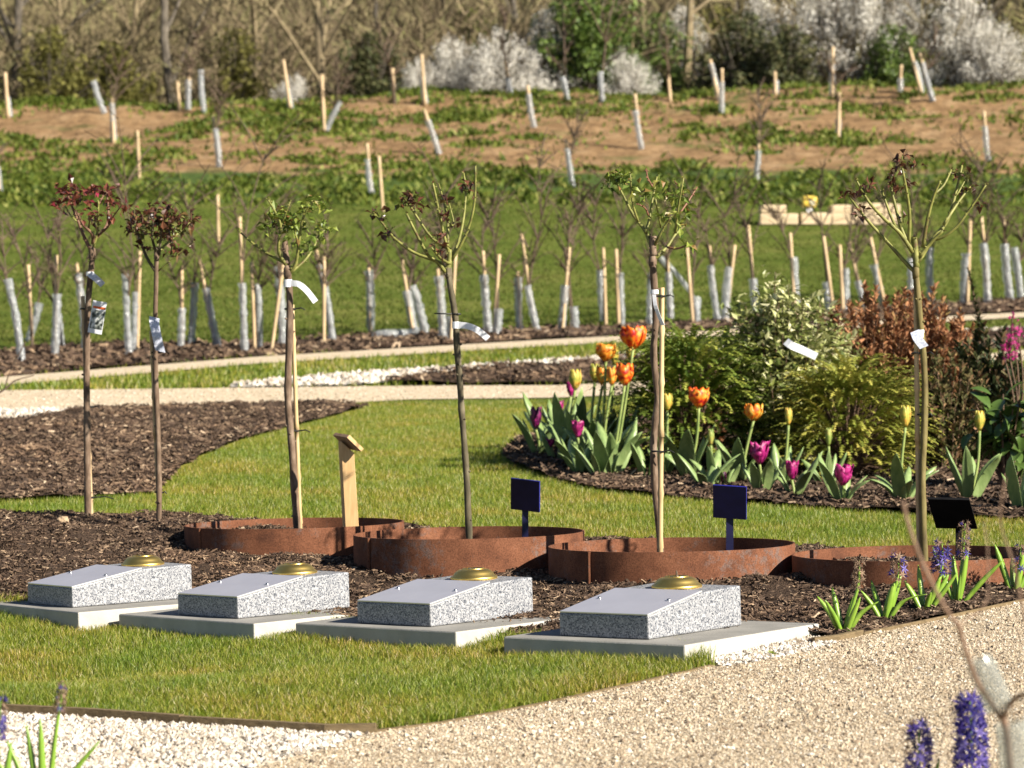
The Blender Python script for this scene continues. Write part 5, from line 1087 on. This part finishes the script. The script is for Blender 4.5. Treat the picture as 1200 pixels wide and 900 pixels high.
# ------------------------------------------------------------------ saplings in clear guards
def sapling(label, group, bu, bv, tu, tv, guard=(0, .62), gw=9, twig=1.0, cane_on=True, gu=None, leafy_=None, name='guarded_sapling', gtilt=0):
    g = hit(bu, bv); y = g.y; s = y/F; top = at(tu, tv, y); e = empty(name, g, label, 'sapling', group); axis = top-g; L_ = axis.length
    if cane_on:
        mb = MB(); st = g+Vector((random.uniform(-1, 1)*s, random.choice((3, -8))*s, -.04)); P = [st.lerp(top, k/8) for k in range(9)]; mb.tube(P, [s*2.0*random.uniform(.9, 1.15) for _ in P], 7); mb.build('cane', M['old_bamboo'], e, g, smooth=True)
    if guard:
        n = 12; mb = MB(); P = []; rad = []; go = Vector(((gu or 0)*s, -2*s, 0)); ph = random.uniform(0, 6); bow = random.uniform(-.03, .03)*L_
        for k in range(n+1):
            t = guard[0]+(guard[1]-guard[0])*k/n; p = g+axis*t+go+Vector((math.sin(t*3.14)*bow+gtilt*t*L_, 0, 0)); P.append(p); rad.append(gw*s/2*.9*(1+.10*math.sin(k*2.6+ph)+random.uniform(-.07, .07)))
        mb.tube(P, rad, 10, cap=False, jit=.15); mb.build('guard', M['guard'], e, g, smooth=True)
    if twig > 0:
        mb = MB(); go = Vector(((gu or 0)*s*.6, 0, 0)); lean = Vector((random.uniform(-.22, .22), random.uniform(-.2, .2), 1)); a = g+go; h = max(L_, 85*s)*random.uniform(1.15, 1.85)*twig; P = smooth_path([a, a+axis*.5, a+axis*.5+lean*(h-L_*.5)*.5, a+axis*.5+lean*(h-L_*.5)+Vector((random.uniform(-.1, .1)*h, 0, 0))], 3); m = len(P); mb.tube(P, [s*1.9*(1-.8*k/(m-1)) for k in range(m)], 5)
        lb = MB()
        for k in range(15):
            i = random.randrange(4, m-1); an = random.uniform(0, 6.283); l = h*random.uniform(.12, .42); d = Vector((math.cos(an)*.6, math.sin(an)*.6, random.uniform(.4, 1.2))).normalized(); q = P[i]+d*l; mb.tube([P[i], P[i]+d*l*.5+Vector((0, 0, l*.06)), q], [s*.95, s*.7, s*.4], 4)
            for j in range(3): r = P[i]+d*l*random.uniform(.3, 1); dd = Vector((random.gauss(0, 1), random.gauss(0, 1), random.uniform(.2, 1))).normalized(); mb.tube([r, r+dd*l*random.uniform(.2, .5)], [s*.6, s*.3], 3)
            if leafy_ or random.random() < .55:
                for j in range(9 if leafy_ else 3): lb.leaf(P[i]+d*l*random.uniform(.2, 1)+Vector((random.gauss(0, 1), random.gauss(0, 1), random.gauss(0, 1)))*s*(5 if leafy_ else 1), Vector((random.gauss(0, 1), random.gauss(0, 1), random.gauss(.3, .6))), (0, 0, 1), s*random.uniform(2, 5), s*random.uniform(1.5, 3))
        mb.build('stem', M['twig'], e, g)
        if lb.v: lb.build('leaves', M['lime'], e, g, kind='stuff')
    return e
SAP = [ # base u, v, top u, v, guard, guard width, guard shift, cane?
 (26, 427, 9, 325, (0, .98), 10, 0, 0), (38, 412, 33, 310, None, 0, 0, 1), (33, 400, 48, 350, (0, .9), 10, 0, 0), (64, 419, 66, 299, (0, .62), 11, 0, 1), (73, 410, 66, 345, (0, .9), 8, 0, 0), (101, 412, 90, 308, (0, .88), 10, 0, 1),
 (152, 419, 147, 321, (0, 1), 9, 0, 0), (161, 414, 164, 294, (0, .6), 8, -4, 1), (214, 410, 213, 312, (0, .5), 10, -2, 1), (221, 408, 226, 306, (0, .75), 10, 3, 0), (254, 409, 234, 304, (0, .68), 10, 2, 1), (287, 416, 281, 254, (0, .52), 10, 0, 1), (300, 412, 295, 307, (0, .75), 9, 4, 1),
 (331, 412, 325, 312, (.1, 1), 11, 0, 0), (318, 413, 332, 310, None, 0, 0, 1), (390, 403, 371, 293, (0, .85), 9, 0, 1), (380, 406, 380, 301, None, 0, 0, 1), (434, 395, 432, 310, (.1, .92), 11, 0, 1), (487, 394, 471, 305, (0, .6), 11, 0, 1), (499, 393, 483, 335, (0, 1), 12, 0, 0), (519, 400, 513, 315, (0, .9), 11, 0, 1), (528, 402, 534, 296, (0, .3), 9, 0, 1),
 (573, 394, 566, 294, (.05, .72), 11, 0, 1), (579, 396, 585, 298, (0, .35), 11, 3, 1), (609, 389, 607, 318, (.02, .9), 10, 0, 1), (630, 390, 611, 274, (0, .48), 9, 0, 1), (659, 389, 667, 290, (0, .55), 11, -2, 1), (672, 389, 662, 290, (0, .3), 11, 2, 1), (711, 385, 707, 290, (.1, .72), 9, -3, 1), (726, 385, 722, 292, (0, .7), 9, 3, 1),
 (786, 383, 781, 284, (.1, .65), 9, 0, 1), (813, 382, 805, 290, (0, .3), 10, 4, 1), (842, 379, 831, 288, (0, .75), 9, 0, 1), (851, 379, 861, 287, (0, .72), 11, -2, 1), (887, 372, 877, 264, (0, .42), 11, 0, 1), (930, 368, 926, 273, (0, .7), 10, 3, 1), (976, 366, 965, 277, (0, .4), 10, -4, 1), (987, 366, 984, 287, (0, .65), 10, 4, 1), (1014, 362, 995, 284, (0, .42), 9, 0, 1), (1036, 358, 1020, 278, (0, .6), 10, -1, 1),
 (762, 385, 764, 316, (0, .95), 9, 0, 0), (1067, 357, 1066, 296, (0, .9), 9, 0, 0), (1091, 354, 1090, 290, (0, 1), 10, 0, 0), (1133, 357, 1137, 257, (0, .6), 11, -4, 1), (1161, 357, 1150, 254, (0, .7), 10, -4, 1), (1184, 354, 1176, 254, (0, .68), 11, 0, 1), (1196, 351, 1188, 290, (0, 1), 10, 0, 0)]
SAP.sort(key=lambda q: q[0])
for i, (bu, bv, tu, tv, gd, gw, gu, cn) in enumerate(SAP):
    ln = 'left-leaning' if tu-bu < -9 else 'right-leaning' if tu-bu > 5 else 'upright'
    what = ('bare cane and sapling' if gd is None else 'sapling in a clear plastic guard'+(' with cane' if cn else ' without cane'))
    sapling('%s %s, %s from left along the mulch strip' % (ln, what, ordinal(i+1)), 'saplings along the mulch strip', bu, bv, tu, tv, gd, gw, 1.0, bool(cn), gu, bu in (887, 287, 630, 1161))
# guard that has blown over and a loose sheet of it
def loose(label, pts, w, y):
    mb = MB(); P = smooth_path([at(u, v, y+d) for u, v, d in pts], 4); m = len(P); s = y/F
    mb.tube(P, [w*s/2*(1-.55*k/(m-1)+.06*math.sin(k*1.1)) for k in range(m)], 14, cap=False, jit=.03); g = Vector((P[0].x, P[0].y, P[0].z)); o = mb.build('loose_guard', M['guard'], None, g, smooth=True); o.location = g; props(o, label, 'tree guard', 'loose plastic guards')
yy = hit(470, 398).y
loose('crumpled clear plastic guard lying on the mulch strip', [(440, 396, 0), (456, 392, -.05), (474, 391, 0), (490, 386, .05)], 16, yy-.05)
yy = hit(812, 381).y
loose('loose plastic guard slung diagonally between two canes', [(774, 303, 0), (790, 318, -.03), (806, 338, 0), (815, 352, .02)], 8, yy)
loose('torn plastic guard bulging beside a cane at mid right', [(815, 350, 0), (816, 362, -.03), (812, 380, 0)], 13, yy)

BANK = [(12, 137, 6, 85, .45), (1, 226, -4, 182, .7), (123, 133, 110, 95, 1), (134, 168, 131, 116, .9), (163, 213, 161, 153, 0), (221, 129, 222, 82, .75), (240, 133, 236, 82, 1), (212, 129, 208, 95, 0), (257, 196, 250, 136, .75), (341, 128, 332, 70, .4), (381, 156, 377, 88, 0), (382, 155, 399, 119, 1), (463, 122, 460, 80, 0), (499, 122, 494, 64, .5), (515, 181, 497, 128, .75), (436, 231, 430, 168, .7), (450, 248, 444, 183, 0),
        (599, 112, 592, 71, .5), (626, 150, 618, 100, .8), (665, 118, 659, 90, 1), (706, 120, 704, 84, 1), (671, 219, 663, 163, .8), (752, 175, 744, 110, .7), (785, 118, 783, 88, 0), (843, 116, 832, 70, .9), (846, 133, 846, 80, .7), (886, 213, 890, 152, .6), (909, 110, 908, 84, .6), (975, 113, 976, 55, .65), (982, 161, 984, 108, .4), (1055, 108, 1056, 76, .5), (1080, 110, 1066, 56, .7), (1093, 119, 1078, 62, .8), (1158, 189, 1153, 130, .7), (256, 287, 255, 228, 0)]
BANK.sort(key=lambda q: q[0])
for i, (bu, bv, tu, tv, gd) in enumerate(BANK):
    ln = 'left-leaning' if tu-bu < -6 else 'right-leaning' if tu-bu > 5 else 'upright'; wh = 'bare cane' if gd == 0 else 'guarded cane' if gd < 1 else 'short white guard'
    pl = 'on the bank top' if bv < 145 else 'on the bank slope' if bv < 235 else 'below the bank'
    lf = bu in (665, 706)
    sapling('%s %s %s, %s from left' % (ln, wh, pl, ordinal(i+1)), 'saplings and canes on the bank', bu, bv, tu, tv, (0, gd) if gd else None, 7.5, 1.2 if lf else (.75 if i % 3 == 0 else 0), gd < 1, 0, lf, 'guarded_sapling' if gd else 'staked_sapling')

# ------------------------------------------------------------------ pale timber stack on the upper lawn
g = hit(975, 263); s = g.y/F
M['timber'] = mnoise_mat('fresh_sawn_timber', [(.3, (.50, .37, .22)), (.6, (.64, .50, .33)), (.8, (.74, .62, .44))], scale=6, detail=6, rough=.8, bump=.3, bdist=.01, stretch=(.3, 3, 3))
TB = [(912, 255, 44, 13), (955, 253, 36, 14), (1003, 252, 60, 14), (1044, 252, 20, 13), (905, 243, 30, 9), (985, 242, 26, 9), (1020, 240, 44, 11), (1046, 243, 14, 10)]
TL = ['low timber block at the left end of the pale stack', 'short timber block below the yellow marker', 'longest timber block in the bottom course of the stack', 'timber block at bottom right end of the stack', 'dark-ended timber block on top at the left of stack', 'small timber block on top at the middle of stack', 'long timber block on top at the right of stack', 'small end block on top at the far right of stack']
for (u, v, w, h), lb_ in zip(TB, TL):
    mb = MB(); c = at(u, v, g.y); low = v > 248
    zc = (gnd(c.x, g.y)+(h/2-1)*s) if low else gnd(c.x, g.y)+13*s+h/2*s
    mb.box((0, 0, 0), w*s, .28, h*s, Matrix.Rotation(random.uniform(-.06, .06), 3, 'Z')); o = mb.build('timber_block', M['timber']); o.location = (c.x, g.y, zc); bevel(o, .012, 2); props(o, lb_, 'timber', 'pale timber stack on the lawn')
M['cream_paint'] = mnoise_mat('cream_paint', [(.3, (.62, .55, .36)), (.7, (.72, .66, .48))], scale=12, rough=.5, bump=0)
M['yellow_paint'] = mnoise_mat('yellow_paint', [(.3, (.62, .42, .05)), (.7, (.74, .56, .12))], scale=12, rough=.5, bump=0)
zt = gnd(at(948, 0, g.y).x, g.y)+14*s; e = empty('yellow_marker', (at(948, 0, g.y).x, g.y-.05, zt), 'yellow box on a white foot standing on the pale timber stack', 'marker')
mb = MB(); mb.box((0, 0, 3*s), 6*s, .04, 6*s); mb.build('foot', M['white_tag'], e); mb = MB(); mb.box((0, 0, 12.5*s), 17*s, .12, 13*s, Matrix.Rotation(.07, 3, 'Y')); bevel(mb.build('box', M['yellow_paint'], e), .03, 3); mb = MB(); mb.box((3*s, -.064, 11*s), 7*s, .006, 6*s); mb.build('panel', M['cream_paint'], e)

# ------------------------------------------------------------------ near sapling at the right edge, out of focus
y = 3.2; s = y/F; g = Vector(((1186-600)/F*y, y, gnd((1186-600)/F*y, y)))
e = empty('near_sapling', g, 'blurred bare sapling in a clear guard at the bottom right', 'sapling')
mb = MB(); mb.tube(smooth_path([g, at(1188, 1000, y), at(1184, 900, y), at(1178, 850, y), at(1172, 838, y)], 3), [4.5*s]*13, 8); M['near_bark'] = mnoise_mat('brown_sapling_bark', [(.3, (.13, .075, .045)), (.7, (.26, .17, .115))], scale=30, rough=.7, bump=0)
mb.build('trunk', M['near_bark'], e, g, smooth=True)
for P, r0, r1 in [([(1174, 842), (1160, 822), (1142, 792), (1128, 750), (1123, 733), (1108, 714), (1082, 662), (1066, 620), (1058, 588)], 3.4, 2.3), ([(1123, 733), (1140, 722), (1152, 712), (1158, 690), (1157, 640), (1152, 610)], 1.2, .7), ([(1175, 842), (1186, 822), (1204, 812), (1240, 800)], 3.4, 2.4), ([(1215, 808), (1204, 740), (1194, 690), (1184, 650), (1172, 610), (1178, 560)], 1.9, .9), ([(1140, 788), (1100, 770), (1040, 762)], .5, .3)]:
    c = smooth_path(px_path(P, y, random.uniform(-.08, .08), 0), 3); m = len(c); mb = MB(); mb.tube(c, [s*(r0+(r1-r0)*k/(m-1)) for k in range(m)], 7); mb.build('branch', M['near_bark'], e, g, smooth=True)
mb = MB(); mb.tube(smooth_path([at(1146, 772, y), at(1160, 800, y), at(1172, 832, y)], 4), [s*15, s*16, s*17, s*17, s*17, s*17, s*17, s*17, s*16], 16, cap=False); mb.tube(smooth_path([at(1183, 846, y), at(1188, 880, y), at(1192, 1010, y), Vector((g.x+.004, y, g.z))], 4), s*19, 16, cap=False); mb.build('guard', M['near_guard'], e, g, smooth=True)
# bare twig at the left edge above the left bed
gg = hit(-30, 500); y = gg.y; s = y/F
e = empty('bare_twig', gg, 'dark bare twig reaching in at the left edge', 'twig')
mb = MB(); mb.tube(smooth_path([gg, at(-14, 470, y), at(6, 456, y), at(18, 446, y), at(40, 440, y)], 3), [1.8*s*(1-.06*k) for k in range(13)], 5); mb.tube(smooth_path([at(6, 456, y), at(10, 440, y), at(30, 400, y)], 3), .7*s, 4); mb.build('branch', M['twig'], e, gg)

# ------------------------------------------------------------------ the wood behind
def bare_tree_meshes(H, seed, spread=.5, nb=15):
    random.seed(seed); tb = MB(); cb = MB(); lean = Vector((random.uniform(-.12, .12), random.uniform(-.1, .1), 1)); P = [Vector((0, 0, -.2))]
    for k in range(1, 9): P.append(Vector((lean.x*H*k/8+random.uniform(-.04, .04)*H*.4, lean.y*H*k/8, H*k/8)))
    r0 = H*.014; tb.tube(P, [r0*(1.1-.95*k/8) for k in range(9)], 7)
    for b in range(nb):
        t = random.uniform(.08, .95); j = t*8; p = P[int(j)].lerp(P[min(8, int(j)+1)], j-int(j)); a = random.uniform(0, 6.283); L_ = H*(.16+.34*(1-t))*random.uniform(.7, 1.2)
        d = Vector((math.cos(a)*spread, math.sin(a)*spread, random.uniform(.35, 1))).normalized(); q = p+d*L_; m = p+d*L_*.5+Vector((0, 0, L_*.05)); (tb if L_ > H*.3 else cb).tube([p, m, q], [r0*.5*(1-t*.6), r0*.33*(1-t*.5), r0*.1], 5)
        for c in range(9):
            u = random.uniform(.2, 1); p2 = p.lerp(q, u); d2 = (d+Vector((random.gauss(0, .7), random.gauss(0, .7), random.gauss(.1, .5)))).normalized(); l2 = L_*random.uniform(.25, .6); q2 = p2+d2*l2; cb.tube([p2, p2.lerp(q2, .5)+Vector((0, 0, .02)), q2], [r0*.17, r0*.12, r0*.05], 3, cap=False)
            for f in range(5):
                p3 = p2.lerp(q2, random.uniform(.15, 1)); d3 = (d2+Vector((random.gauss(0, .8), random.gauss(0, .8), random.gauss(.1, .6)))).normalized()*l2*random.uniform(.3, .7); sv = d3.cross(Vector((random.gauss(0, 1), random.gauss(0, 1), 1))).normalized()*.010; cb.add([p3-sv, p3+sv, p3+d3], [(0, 1, 2)])
    out = []
    for nm, b in (('trunk', tb), ('crown', cb)):
        me = bpy.data.meshes.new(nm); me.from_pydata(b.v, [], b.f); me.update(); out.append(me)
    return out
def put_tree(name, meshes, mats, u, y, sc, label, cat, group, v=None, rz=0):
    x = (u-600)/F*y; g = Vector((x, y, gnd(x, y)-.05)); e = empty(name, g, label, cat, group); e.rotation_euler = (0, 0, rz); e.scale = (sc, sc, sc)
    for me, m, nm in zip(meshes, mats, ('trunk', 'crown')):
        o = link(nm, me, None, e)
        if not me.materials: me.materials.append(m)
        o.material_slots[0].link = 'OBJECT'; o.material_slots[0].material = m
        if nm == 'crown': o['kind'] = 'stuff'
BT = [bare_tree_meshes(6.5, 100+k, .45+.1*k, 17) for k in range(5)]
random.seed(77)
TR = [(18, 62, 'slender bare tree at the far left'), (75, 72, 'bare tree at the left behind olive scrub'), (150, 66, 'leaning bare tree at the left quarter'), (205, 59.5, 'pale forked bare tree rising from the bank top at left'), (300, 61, 'two-stemmed pale bare tree left of centre'), (378, 58, 'yellowish bare tree with low forking branches on the bank edge'), (440, 70, 'grey bare tree behind the bank left of centre'), (520, 63, 'pale bare tree behind the dark scrub at centre'), (560, 78, 'far bare tree at centre above the blossom'), (615, 68, 'bare tree left of the round evergreen'), (755, 64, 'bare tree just right of the round evergreen'), (800, 60, 'pale leaning bare trunk left of the right blossom'), (868, 74, 'bare tree above the dark bush at right'), (960, 80, 'far bare tree between the blossom bushes'), (1060, 72, 'ivy-grey bare tree right of centre blossom'), (1128, 60, 'pale bare tree rising out of rightmost blossom'), (1180, 66, 'bare tree at the far right edge'), (250, 82, 'far bare tree high on the hillside at left'), (690, 86, 'far bare tree behind the round evergreen'), (1010, 66, 'thin bare tree behind the middle blossom bush')]
for i, (u, y, lb_) in enumerate(TR):
    put_tree('bare_tree', BT[i % 5], (M['treebark'] if i % 3 else M['treebark_grey'], M['scrub']), u, y, random.uniform(.85, 1.35), lb_, 'tree', 'bare trees of the wood', rz=random.uniform(0, 6.28))
def bush_meshes(W, H, n, leaf, seed, twigs=60, hollow=.35, lump=.35):
    random.seed(seed); wb = MB(); lb = MB(); lumps = [(random.uniform(0, 6.283), random.uniform(.1, 1), random.uniform(.6, 1)) for _ in range(9)]
    def rim(a, t):
        return W/2*(.72+lump*mnoise.noise((math.cos(a)*1.6+seed, math.sin(a)*1.6, t*2.2))+.25*mnoise.noise((math.cos(a)*4, math.sin(a)*4+seed, t*5)))*math.sqrt(max(.04, 1-(t*.98)**2.2))
    for k in range(twigs):
        a = random.uniform(0, 6.283); t = random.uniform(.3, 1); r = rim(a, t)*random.uniform(.6, 1.15); q = Vector((math.cos(a)*r, math.sin(a)*r, H*t)); wb.tube([Vector((random.uniform(-.1, .1)*W, random.uniform(-.1, .1)*W, -.1)), q*.5+Vector((0, 0, H*.06)), q], [H*.012, H*.008, H*.003], 4)
    sp = []
    for k in range(int(34+lump*60)):
        a = random.uniform(0, 6.283); t = random.uniform(.25, 1.05); r = rim(a, min(1, t))*random.uniform(.75, 1.25); q = Vector((math.cos(a)*r, math.sin(a)*r, H*t)); b0 = Vector((q.x*.25, q.y*.25, H*.1)); sp.append((b0, b0.lerp(q, .55)+Vector((0, 0, H*.10)), q))
    for k in range(n):
        b0, b1, q = random.choice(sp); t = random.uniform(.15, 1)**.8; p = b0*(1-t)**2+b1*2*t*(1-t)+q*t*t; p = p+Vector((random.gauss(0, 1), random.gauss(0, 1), random.gauss(0, 1)))*W*(.075-.052*t); l = leaf*random.uniform(.5, 1.3)
        lb.leaf(p, Vector((random.gauss(0, 1), random.gauss(0, 1), random.gauss(.2, .8))), Vector((random.gauss(0, .6), random.gauss(0, .6), 1)), l, l*.65, .15)
    out = []
    for nm, b in (('trunk', wb), ('crown', lb)):
        me = bpy.data.meshes.new(nm); me.from_pydata(b.v, [], b.f); me.update(); out.append(me)
    return out
BB = [bush_meshes(2.6, 2.0, 9000, .055, 21, 90, .15, .5), bush_meshes(2.2, 2.5, 9000, .055, 22, 90, .15, .55)]
DB = [bush_meshes(2.6, 2.1, 3600, .13, 31, 50), bush_meshes(3.0, 2.6, 3600, .13, 32, 50)]
EV = bush_meshes(2.7, 3.3, 6500, .13, 41, 40, .3, .3)
random.seed(5)
put_tree('evergreen_tree', EV, (M['treebark_grey'], M['evergreen']), 688, 58, 1.0, 'rounded green evergreen tree above the middle of the bank', 'tree', None, rz=1)
for (u, y, k, sc, lb_) in [(590, 56.5, 0, .85, 'low white blossom bush left of the evergreen'), (535, 57.5, 0, .75, 'small white blossom bush at the left end of the thicket'), (640, 58, 1, .85, 'white blossom bush touching the evergreen on its left'), (735, 57, 0, .62, 'lowest white blossom bush under the evergreen'), (890, 60, 1, 1.0, 'white blossom bush left of the tall centre-right one'), (960, 59.5, 1, 1.15, 'broad white blossom bush at centre right'), (1020, 59, 1, 1.1, 'tall white blossom bush with arching sprays at right'), (1125, 59, 1, 1.1, 'white blossom bush nearest the right corner'), (1165, 58, 0, .85, 'low white blossom bush at the foot of right corner'), (495, 57, 0, .55, 'white blossom bush leftmost in the central thicket'), (800, 61.5, 1, .9, 'thin white blossom bush behind the leaning pale trunk'), (1062, 61, 1, 1.0, 'white blossom bush between the two right-hand masses'), (345, 57, 0, .45, 'small faint white blossom bush at left')]:
    put_tree('blossom_bush', BB[k], (M['treebark_grey'], M['blossom']), u, y, sc, lb_, 'bush', 'white blossoming bushes', rz=random.uniform(0, 6))
for (u, y, k, sc, m, lb_) in [(870, 58.5, 0, 1.0, 'ivy', 'dark olive bush left of the right-hand blossom'), (920, 57.5, 0, .8, 'ivy', 'low dark bush in front of the centre-right blossom'), (1045, 58.5, 0, .8, 'evergreen', 'green bush between the two right blossom masses'), (440, 58, 0, .85, 'ivy', 'dark bush behind the bank left of blossom'), (770, 60, 1, .8, 'evergreen', 'green bush right of the rounded evergreen'), (735, 58, 0, .6, 'evergreen', 'small green bush at the evergreen foot'), (60, 58.5, 1, .8, 'olive', 'olive budding bush at the far left'), (130, 59, 0, .9, 'olive', 'olive budding bush second from left'), (275, 60, 1, .75, 'olive', 'olive budding bush behind the canes at left'), (1185, 63, 1, 1.2, 'ivy', 'dark evergreen bush at far right edge'), (1090, 66, 1, 1.3, 'ivy', 'tall dark bush behind right blossom'), (995, 70, 1, 1.4, 'ivy', 'dark bush high behind the middle blossom'), (840, 66, 0, 1.1, 'olive', 'olive bush above the leaning pale trunk'), (545, 64, 1, .9, 'lime', 'fresh green bush behind the blossom at centre')]:
    put_tree('thicket_bush', DB[k], (M['treebark_grey'], M[m]), u, y, sc, lb_, 'bush', 'bushes behind the bank', rz=random.uniform(0, 6))
# far-off thicket of bare scrub that reads as one mass
def thicket():
    n = 0; Vs = []; N_ = 520
    cy = 59.0+60*RNG.uniform(0, 1, N_)**1.3; cu = RNG.uniform(-130, 1330, N_); cx = (cu-600)/F*cy; cz = gndv(cx, cy); V = []
    for x, y_, z in zip(cx, cy, cz):
        m = 230; sc = y_/60; H = RNG.uniform(1.3, 2.9)*sc**.6; W = RNG.uniform(.7, 1.5)*sc
        a = RNG.uniform(0, 2*math.pi, m); t = RNG.uniform(0, 1, m); r = W*np.sqrt(RNG.uniform(0, 1, m))*(.4+.8*t*(1.4-t)); px = x+np.cos(a)*r; py = y_+np.sin(a)*r; pz = z+H*t*.85-.05
        d = np.stack([np.cos(a)*.55+RNG.normal(0, .45, m), np.sin(a)*.55+RNG.normal(0, .45, m), RNG.uniform(.25, 1.1, m)], 1); d /= np.linalg.norm(d, axis=1)[:, None]; l = RNG.uniform(.25, .75, m)*sc
        sv = np.cross(d, RNG.normal(size=(m, 3))); sv /= np.linalg.norm(sv, axis=1)[:, None]; w = RNG.uniform(.010, .026, m)*sc; p = np.stack([px, py, pz], 1)
        V.append(np.stack([p-sv*w[:, None], p+sv*w[:, None], p+d*l[:, None]], 1))
    V = np.concatenate(V).reshape(-1, 3); return V, np.arange(len(V)).reshape(-1, 3)
stuff('bare_thicket', thicket(), M['scrub'], 'brown leafless thicket covering the hillside behind the bank', 'thicket')

# small weeds at the gravel edge
for (u, v, n, lb_) in [(515, 849, 12, 'small green weed at the lawn edge by the gravel corner'), (548, 843, 9, 'tiny weed on the gravel right of the larger weed'), (906, 772, 10, 'small weed in the chippings beside the rightmost slab')]:
    g = hit(u, v); s = g.y/F; mb = MB()
    for k in range(n):
        a = random.uniform(0, 6.283); mb.leaf(g+Vector((math.cos(a), math.sin(a), .3))*s*random.uniform(0, 4), Vector((math.cos(a), math.sin(a), random.uniform(.3, 1.4))), (0, 0, 1), s*random.uniform(5, 10), s*random.uniform(2.5, 4.5))
    o = mb.build('weed', M['lime'], None, g); o.location = g+Vector((0, 0, .006)); props(o, lb_, 'weed', 'weeds at the gravel edge')
